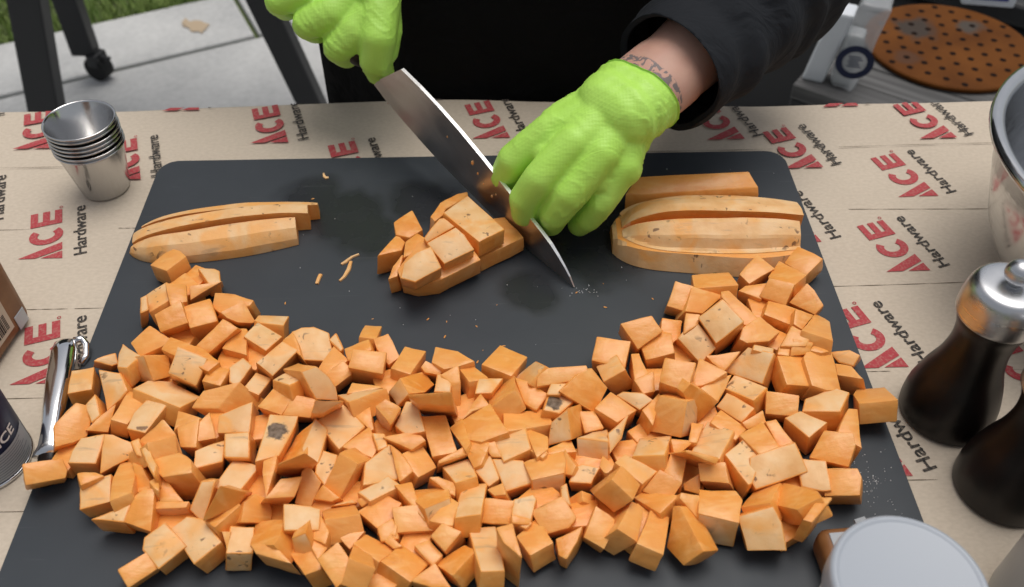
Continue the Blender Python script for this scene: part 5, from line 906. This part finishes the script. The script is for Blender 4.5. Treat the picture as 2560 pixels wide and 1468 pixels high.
# ------------------------------------------------------------------ the cook
pe = empty('person', (.06, .47, GZ)); PL = pe.location
tag(pe, 'cook in a black jacket and apron with bright green gloves slicing sweet potato', 'person')
def part(name, bm, m, smooth=True, parent=None):
    for v in bm.verts: v.co -= PL
    return from_bm(name, bm, m, parent or pe, smooth)
W = Vector((.1187, .1407, .105)); FA = Vector((.1620, .1830, .112)); EL = Vector((.262, .295, .130)); SH = Vector((.235, .50, .50))
RW = Vector((-.118, .335, .205)); REL = Vector((-.235, .45, .26)); RSH = Vector((-.12, .52, .50))
left = dict(
 i=[(.0604, .1298, .088), (.0333, .1251, .066), (.0262, .1286, .048), (.0303, .1307, .035)],
 m=[(.078, .1105, .092), (.0523, .0973, .070), (.0407, .0977, .050), (.041, .1006, .034)],
 r=[(.0974, .1024, .088), (.0735, .088, .062), (.0634, .0893, .042), (.0613, .0971, .026)],
 p=[(.1141, .1021, .077), (.098, .0924, .050), (.0895, .0955, .032), (.0845, .1037, .018)],
 t=[(.095, .152, .086), (.066, .150, .056), (.052, .140, .036)])
right = dict(
 i=[(-0.0734, 0.27, 0.118), (-0.0755, 0.247, 0.1007), (-0.0802, 0.246, 0.0808), (-0.079, 0.258, 0.0624)],
 m=[(-0.0749, 0.278, 0.1163), (-0.0941, 0.259, 0.1004), (-0.1106, 0.257, 0.0876), (-0.1093, 0.276, 0.0689)],
 r=[(-0.0901, 0.288, 0.1221), (-0.1139, 0.269, 0.112), (-0.1349, 0.267, 0.1039), (-0.1343, 0.288, 0.0857)],
 p=[(-0.1141, 0.302, 0.1297), (-0.1366, 0.281, 0.1254), (-0.1582, 0.279, 0.1178), (-0.1589, 0.298, 0.1014)],
 t=[(-0.0753, 0.3, 0.1283), (-0.0747, 0.28, 0.1127), (-0.0716, 0.262, 0.0976), (-0.0739, 0.256, 0.0842)])
def hand(h, wr, wr_r, dr, k=1.0):
    caps = []; rad = dict(i=(.0125, .0115, .0103, .0093), m=(.0128, .0118, .0106, .0095), r=(.0124, .0113, .0102, .0090), p=(.0112, .0100, .0092, .0082), t=(.0150, .0128, .0110, .0100))
    rad = {a: tuple(q * k for q in b) for a, b in rad.items()}
    for f, J in h.items():
        for a, b, ra, rb in zip(J, J[1:], rad[f], rad[f][1:]): caps.append((a, b, ra + dr, rb + dr))
        if f != 't': caps.append((wr.lerp(Vector(J[0]), .12), J[0], wr_r * .70 + dr, rad[f][0] - .0004 + dr))
        else: caps.append((wr, J[0], wr_r * .6 + dr, rad[f][0] + dr))
    return caps
lax = (FA - W).normalized(); rax = (REL - RW).normalized()
side = Vector((0, 0, 1)).cross(lax).normalized()
def oval(a, b, ra, rb, sp): return [(a + side * sp * s, b + side * sp * s, ra, rb) for s in (-1, 0, 1)]
lw = oval(W + lax * .006, W + lax * .045, .0240, .0245, .0080)
def wrinkle(co, d, amp):
    e = Vector(d).normalized(); u = co.dot(e); q = co - e * u
    n = noise.noise(q * 34 + e * (u * 190) + noise.noise_vector(co * 30) * .9)
    return amp * (1 - abs(n)) ** 9
def webs(h):
    out = []
    for a, b in (('i', 'm'), ('m', 'r'), ('r', 'p')):
        for k in (.15, .45):
            pa = Vector(h[a][0]).lerp(Vector(h[a][1]), k); pb = Vector(h[b][0]).lerp(Vector(h[b][1]), k); out.append((pa - Vector((0, 0, .002)), pb - Vector((0, 0, .002)), .0105, .0105))
    return out
# gloves
GCUT = W + lax * .013
bm = blob(hand(left, W, .031, .0, 1.13) + webs(left) + oval(W - lax * .01, W + lax * .04, .0262, .0262, .0085) + [((.0604, .1298, .084), (.1141, .1021, .073), .0145, .0135), ((.088, .133, .090), (.100, .122, .084), .020, .020), ((.104, .150, .098), (.068, .136, .088), .0205, .017), ((.118, .130, .098), (.112, .108, .078), .022, .016), (W, (.086, .122, .090), .026, .0205)], .0014, 9, [(GCUT, lax + Vector((.0, .10, .10)))])
for v in bm.verts:
    d = (v.co - GCUT).dot(lax)
    if -.045 < d: v.co += v.normal * .00055 * math.sin(d * 480 + 5 * noise.noise(v.co * 22)) * min(1, (d + .045) / .02)
    q_ = v.co.x * .35 + v.co.y * .8 - v.co.z * .5 + .006 * noise.noise(v.co * 28)
    wr_ = max(0, noise.noise(v.co * 24 + Vector((5, 2, 1))) + .25)
    v.co += v.normal * (wrinkle(v.co, lax + Vector((0, .2, -.3)), .0016) * wr_ + .0004 * noise.noise(v.co * 70) + .00028 * math.sin(q_ * 620) * max(0, noise.noise(v.co * 26 + Vector((3, 1, 7))))) 
rim = [e for e in bm.edges if len(e.link_faces) == 1]
ext = bmesh.ops.extrude_edge_only(bm, edges=rim)
for v in ext['geom']:
    if isinstance(v, bmesh.types.BMVert): c0 = GCUT + lax * (v.co - GCUT).dot(lax); v.co += (v.co - c0).normalized() * .0016
lg = part('glove', bm, M['glove']); lg['label'] = 'bright green glove pressing on the potato with curled fingers'
bm = blob(hand(right, RW, .031, .0, 1.32) + [((-0.0792, 0.285, 0.1127), (-0.1271, 0.31, 0.1277), .021, .020), ((-0.0834, 0.275, 0.0979), (-0.129, 0.3, 0.1073), .018, .017), (RW, RW + rax * .04, .031, .032)], .0014, 7, [(RW + rax * .02, rax)])
for v in bm.verts:
    q_ = v.co.x * .6 - v.co.y * .3 + v.co.z * .9 + .008 * noise.noise(v.co * 25)
    wr_ = max(0, noise.noise(v.co * 26 + Vector((1, 4, 2))) + .3)
    v.co += v.normal * (wrinkle(v.co, (.5, -.2, .85), .0018) * wr_ + .0005 * noise.noise(v.co * 80) + .00035 * math.sin(q_ * 700) * max(0, .15 + noise.noise(v.co * 22)))
rgv = part('glove', bm, M['glove']); rgv['label'] = 'bright green glove gripping the knife handle'
# one continuous body: trunk, neck, head, arms, hands, legs
HIP = Vector((.06, .50, -.05)); CH = Vector((.06, .52, .36)); NK = Vector((.06, .50, .57)); HDp = Vector((.05, .44, .70))
caps = hand(left, W, .028, -.0040) + lw + [(W, FA, .024, .030), (FA, EL, .030, .042), (EL, SH, .044, .055)]
caps += hand(right, RW, .028, -.0030) + [(RW, REL, .025, .040), (REL, RSH, .042, .055)]
for s in (-1, 1):
    caps += [(HIP + Vector((s * .07, 0, 0)), CH + Vector((s * .08, 0, 0)), .105, .115), (CH + Vector((s * .08, 0, 0)), (SH if s > 0 else RSH), .10, .06)]
    hp = HIP + Vector((s * .085, 0, -.05)); kn_ = hp + Vector((s * .02, -.01, -.40)); an = kn_ + Vector((0, .03, -.36))
    caps += [(hp, kn_, .085, .058), (kn_, an, .055, .038), (an, an + Vector((s * .02, -.12, -.02)), .036, .030)]
caps += [(CH, NK, .10, .058), (NK, HDp, .055, .062), (HDp, HDp + Vector((0, .015, .085)), .070, .084), (HDp + Vector((0, -.05, .02)), HDp + Vector((0, -.055, -.045)), .035, .030), (HDp + Vector((0, -.082, .03)), HDp + Vector((0, -.098, .0)), .009, .012)]
body = part('body', blob(caps, .0042, 3), M['arm'])
# jacket: trunk and both sleeves; the sleeve by the potato ends in a loose open cuff
SC0 = W + lax * .047
sc = oval(W + lax * .03, FA, .0370, .044, .006) + [(FA, EL, .048, .066), (EL, SH, .066, .085), (SC0 + Vector((.012, .008, -.016)), EL + Vector((-.02, -.01, -.020)), .036, .055)]
bm = blob(sc, .004, 4, [(SC0, -lax + Vector((0, 0, .05)))])
for v in bm.verts:
    d = (v.co - SC0).dot(lax); v.co += v.normal * (.0045 * noise.noise(v.co * 22) + .0022 * math.sin(d * 160 + 5 * noise.noise(v.co * 12)) * min(1, max(0, d) / .03))
rim = [e for e in bm.edges if len(e.link_faces) == 1]; ext = bmesh.ops.extrude_edge_only(bm, edges=rim)
for v in ext['geom']:
    if isinstance(v, bmesh.types.BMVert): c0 = SC0 + lax * (v.co - SC0).dot(lax); v.co -= (v.co - c0).normalized() * .004; v.co += lax * .004
part('sleeve', bm, M['sleeve'])
part('sleeve', blob([(RW + rax * .05, REL, .042, .062), (REL, RSH, .064, .08)], .005, 4, [(RW + rax * .06, rax * -1 if False else rax)] if False else [(RW + rax * .06, -rax)]), M['sleeve'])
tc = []
for s in (-1, 1): tc += [(HIP + Vector((s * .07, -.005, -.02)), CH + Vector((s * .085, 0, 0)), .125, .135), (CH + Vector((s * .085, 0, .02)), (SH if s > 0 else RSH), .115, .082)]
tc += [(CH, NK - Vector((0, 0, .05)), .12, .07)]
part('jacket', blob(tc, .006, 4), M['sleeve'])
bm = bmesh.new(); rows = []
for i in range(40):
    a = (i / 39 - .5) * 2; r = []
    for k in range(22):
        z = .42 - k * .0545; x = .05 + a * (.205 if z < .15 else .205 - (z - .15) * .35); y = .333 + .055 * a * a + (.02 if z < -.02 else 0) * 0 + .006 * math.sin(x * 34 + z * 6) * (1 if z < .1 else .4) + max(0, z - .1) * .06
        r.append(bm.verts.new((x, y, z)))
    rows.append(r)
for A, B in zip(rows, rows[1:]):
    for k in range(21): bm.faces.new((A[k], A[k + 1], B[k + 1], B[k]))
bmesh.ops.recalc_face_normals(bm, faces=bm.faces); bmesh.ops.solidify(bm, geom=bm.faces[:], thickness=.002)
part('apron', bm, M['apron'])
tcap = []
for s in (-1, 1):
    hp = HIP + Vector((s * .085, 0, -.03)); kk = hp + Vector((s * .02, -.01, -.42)); an = kk + Vector((0, .03, -.33)); tcap += [(hp, kk, .105, .075), (kk, an, .072, .058)]
part('trousers', blob(tcap, .006, 3), M['trouser'])
for s in (-1, 1):
    bm = bmesh.new(); p = Vector((HIP.x + s * .11, HIP.y, GZ)); box(bm, p.x - .045, p.x + .045, p.y - .17, p.y + .09, GZ, GZ + .09, .03, 3); part('shoe', bm, M['rubber'])
bm = bmesh.new(); bmesh.ops.create_uvsphere(bm, u_segments=24, v_segments=12, radius=.094, matrix=Matrix.Translation(HDp + Vector((0, .022, .085)))); bmesh.ops.bisect_plane(bm, geom=bm.verts[:] + bm.edges[:] + bm.faces[:], plane_co=HDp + Vector((0, -.03, .085)), plane_no=(0, -.8, -.6), clear_outer=True); part('hair', bm, M['trouser'])

# ------------------------------------------------------------------ stack of steel sauce cups
prof = [(0, .0), (.0195, .0), (.0208, .0008), (.0214, .002), (.0290, .0455), (.0296, .0465), (.0306, .0468), (.0309, .0476), (.0304, .0483), (.0294, .0482), (.0286, .0470), (.0207, .0026), (.0195, .0014), (0, .0014)]
bm = bmesh.new(); lathe(bm, [(r * .93, z * .97) for r, z in prof], 56); cme = bpy.data.meshes.new('steel_cup'); bm.to_mesh(cme); bm.free(); cme.materials.append(M['steel']); cme.polygons.foreach_set('use_smooth', [True] * len(cme.polygons))
CUPB = Vector((-.3165, .1905, TZ + .0006)); NC = 7
ordn = ('lowest steel cup of the nested stack with its whole side showing', 'second steel cup up in the nested stack', 'third steel cup up in the nested stack', 'middle steel cup of the seven nested in the stack', 'third steel cup down from the stack top', 'second steel cup down from the stack top', 'topmost steel cup of the nested stack with its inside showing')
for k in range(NC):
    o = bpy.data.objects.new('steel_cup', cme); COL.objects.link(o); o.location = CUPB + Vector((.0004 * math.sin(k * 2.1), .0004 * math.cos(k * 3.7), k * .0040)); o.rotation_euler.z = k * .9
    tag(o, ordn[k], 'steel cup', 'nested stack of steel sauce cups')

# ------------------------------------------------------------------ steel mixing bowl
bm = bmesh.new(); lathe(bm, [(0, 0), (.088, 0), (.092, .002), (.108, .018), (.126, .050), (.137, .090), (.1415, .118), (.1475, .1195), (.1505, .1225), (.1500, .1265), (.1465, .1285), (.1420, .1272), (.1390, .1225), (.1345, .090), (.1230, .051), (.1050, .0195), (.088, .0035), (0, .003)], 96)
bo = from_bm('mixing_bowl', bm, M['bowl'], None, True); bo.location = (.508, .040, TZ + .0004); tag(bo, 'large shiny steel mixing bowl with a rolled rim beside the pepper mills', 'mixing bowl')

# ------------------------------------------------------------------ pepper mills
def smooth_prof(pts, n=5):
    out = []
    for i in range(len(pts) - 1):
        p0, p1, p2, p3 = (pts[max(0, min(len(pts) - 1, i + d))] for d in (-1, 0, 1, 2))
        for k in range(n):
            t = k / n; out.append(tuple(.5 * (2 * p1[a] + (p2[a] - p0[a]) * t + (2 * p0[a] - 5 * p1[a] + 4 * p2[a] - p3[a]) * t * t + (3 * p1[a] - p0[a] - 3 * p2[a] + p3[a]) * t ** 3) for a in (0, 1)))
    return out + [pts[-1]]
def mill(loc, label):
    r = empty('pepper_mill', loc); tag(r, label, 'pepper mill', 'dark wooden pepper mills')
    bm = bmesh.new(); lathe(bm, [(0, 0), (.0280, 0)] + smooth_prof([(.0295, .0015), (.0300, .008), (.0292, .020), (.0255, .036), (.0205, .052), (.0180, .068), (.0188, .082), (.0215, .0915), (.0222, .0945)]) + [(.0215, .0955), (0, .0955)], 56); from_bm('wooden_body', bm, M['wood_dark'], r, True)
    bm = bmesh.new(); lathe(bm, [(.0238, .0965), (.0243, .0975)] + smooth_prof([(.0243, .099), (.0241, .108), (.0228, .116), (.0205, .1205), (.0170, .1225), (.0090, .1232), (.0, .1234)], 4), 56); from_bm('steel_cap', bm, M['brushed'], r, True)
    bm = bmesh.new(); lathe(bm, [(.0228, .0950), (.0232, .0970), (.0, .0970)], 48); from_bm('collar', bm, M['rubber'], r, True)
    bm = bmesh.new(); bmesh.ops.create_uvsphere(bm, u_segments=24, v_segments=14, radius=.0082, matrix=Matrix.Translation((0, 0, .1315))); tube(bm, [(0, 0, .122), (0, 0, .128)], .0045, 14); from_bm('knob', bm, M['brushed'], r, True)
mill((.3195, -.0660, TZ + .0006), 'dark wooden pepper mill with its brushed steel cap and round knob showing')
mill((.3345, -.1262, TZ + .0006), 'dark wooden pepper mill nearest the camera with only its flared foot showing')

# ------------------------------------------------------------------ jar, bottle and boxes at the near corners
jr = empty('white_jar', (.2105, -.2365, .0004)); tag(jr, 'round jar with a flat white screw lid on the board corner', 'jar')
bm = bmesh.new(); lathe(bm, [(0, 0), (.030, 0), (.0335, .003), (.0345, .010), (.0345, .068), (.0330, .073), (0, .073)], 64); from_bm('jar_body', bm, M['jar_clear'], jr, True)
bm = bmesh.new(); lathe(bm, [(.0352, .0705), (.0366, .0710), (.0370, .0725), (.0370, .0870), (.0364, .0893), (.0350, .0902), (.0338, .0902), (.0330, .0895), (.0322, .0893), (0, .0893)], 72); lid = from_bm('screw_lid', bm, M['white_plastic'], jr, True); lid.data.set_sharp_from_angle(angle=math.radians(50))
wb = empty('white_bottle', (.338, -.2170, TZ + .0006)); tag(wb, 'tall plain whitish bottle standing between jar and pepper mills', 'bottle')
bm = bmesh.new(); lathe(bm, [(0, 0), (.042, 0), (.0455, .003), (.0455, .150), (.040, .165), (.020, .172), (0, .172)], 64); from_bm('bottle_body', bm, M['jar_clear'], wb, True)
bm = bmesh.new(); lathe(bm, [(.0195, .171), (.0195, .19), (.018, .192), (0, .192)], 32); from_bm('bottle_cap', bm, M['white_plastic'], wb, True)
sb = empty('spice_tray', (.2275, -.182, .0004), math.radians(4)); tag(sb, 'small brown rimmed tray with a grey inside behind the white jar', 'tray')
mesh_box('tray_rim', -.0262, .0262, -.0185, .0175, 0, .021, M['brown'], sb, .0062, 4, True)
mesh_box('grey_inside', -.0205, .0212, -.0135, .0125, .0205, .0216, M['grey_label'], sb, .0004)
fl = bmesh.new(); tube(fl, [(-.002, .0185, .019), (.004, .0192, .0205)], .0022, 8); from_bm('pour_tab', fl, M['grey_label'], sb)
br = empty('spice_bottle', (-.327, .0405, TZ + .0006), math.radians(-9)); tag(br, 'brown spice bottle with a barcode label on the paper by the peeler', 'spice bottle')
mesh_box('bottle_body', -.062, 0, -.062, 0, 0, .125, M['brown'], br, .0085, 4, True)
mesh_box('foil_sticker', .0001, .0006, -.0190, -.0075, .0045, .0170, M['silver'], br)
lb = empty('label', (0, 0, 0)); lb.parent = br
mesh_box('label_panel', .0001, .0005, -.0545, -.0225, .012, .075, M['cream_label'], br)
x = -.0530
rb = random.Random(2)
while x < -.0265:
    wd = rb.choice((.0005, .0005, .0009, .0013)); mesh_box('bar', .0005, .0007, x, x + wd, .0155, .0290, M['black_ink'], br); x += wd + rb.choice((.0006, .0006, .0010))
bpy.data.objects.remove(lb)
cn = empty('spice_can', (-.3140, -.0880, TZ + .0006)); tag(cn, 'navy spice can with grey fine print at the near corner of the paper', 'spice can')
CR = .0275
bm = bmesh.new(); lathe(bm, [(CR - .0005, .003), (CR, .004), (CR, .088), (CR - .001, .0895), (0, .0895)], 64); from_bm('can_body', bm, M['navy'], cn, True)
bm = bmesh.new(); lathe(bm, [(0, 0), (CR - .001, 0), (CR + .0004, .0008), (CR + .0004, .0026), (CR - .0006, .0032), (0, .0032)], 64); from_bm('base_ring', bm, M['chrome'], cn, True)
def bent(name, a0, a1, z0, z1, m, r=CR + .0003):
    bm = bmesh.new(); A = []
    for i in range(13): a = math.radians(a0 + (a1 - a0) * i / 12); A.append((bm.verts.new((r * math.cos(a), r * math.sin(a), z0)), bm.verts.new((r * math.cos(a), r * math.sin(a), z1))))
    for p, q in zip(A, A[1:]): bm.faces.new((p[0], q[0], q[1], p[1]))
    return from_bm(name, bm, m, cn, True)
bent('print_panel', -58, 26, .005, .026, M['grey_label'])
for k in range(9): bent('print_line', -54 + rb.uniform(0, 4), 20 - rb.uniform(0, 22), .0068 + k * .0021, .0073 + k * .0021, M['ink_grey'], CR + .0005)
me = text_mesh('SPICE', .026, .0075, .0002)
for v in me.vertices:
    a = math.radians(-52) + (v.co.x) / CR; z = .031 + v.co.y; v.co = Vector(((CR + .0004) * math.cos(a), (CR + .0004) * math.sin(a), z))
link('lettering', me, M['white_ink'], cn)

# ------------------------------------------------------------------ peeler
pl = empty('peeler', (-.2855, .0035, TZ + .0010)); tag(pl, 'chrome handled peeler lying across the edge of the board', 'peeler')
d = (Vector((-.2705, -.0930, .0)) - Vector((-.2865, .0010, 0))); d.normalize(); sd_ = Vector((-d.y, d.x, 0)); base = Vector((-.2865, .0010, .0135)) - Vector((-.2855, .0035, 0))
bm = bmesh.new(); rings = []
for s, wd, th, dz in ((0, .0060, .0035, .000), (.003, .0078, .0048, .001), (.012, .0088, .0058, .0015), (.035, .0086, .0060, .001), (.060, .0074, .0052, .0), (.078, .0060, .0042, -.001), (.088, .0066, .0036, -.002), (.0955, .0098, .0030, -.003)):
    c0 = base + d * s + Vector((0, 0, dz)); n = 20
    rings.append([bm.verts.new(c0 + sd_ * (wd * math.copysign(abs(math.cos(2 * PI * k / n)) ** .8, math.cos(2 * PI * k / n))) + Vector((0, 0, th * math.sin(2 * PI * k / n)))) for k in range(n)])
for A, B in zip(rings, rings[1:]):
    for k in range(20): bm.faces.new((A[k], A[(k + 1) % 20], B[(k + 1) % 20], B[k]))
bm.faces.new(rings[0][::-1]); bm.faces.new(rings[-1]); bmesh.ops.recalc_face_normals(bm, faces=bm.faces); h = from_bm('handle', bm, M['chrome'], pl, True)
bm = bmesh.new(); tube(bm, [base + d * s + sd_ * (.0085 + a) + Vector((0, 0, z)) for s, a, z in ((.002, -.003, .002), (.000, .002, .001), (.004, .0045, -.002), (.012, .0045, -.005), (.018, .001, -.006))], .0026, 10); from_bm('hanging_loop', bm, M['chrome'], pl, True)
bm = bmesh.new(); tube(bm, [base + d * .094 + Vector((0, 0, -.003)), base + d * .118 + Vector((0, 0, -.005))], [.0062, .0050], 10)
for v in bm.verts: v.co.z = -.004 + (v.co.z + .004) * .5 + .007
from_bm('blade_head', bm, M['wood_dark'], pl, True)
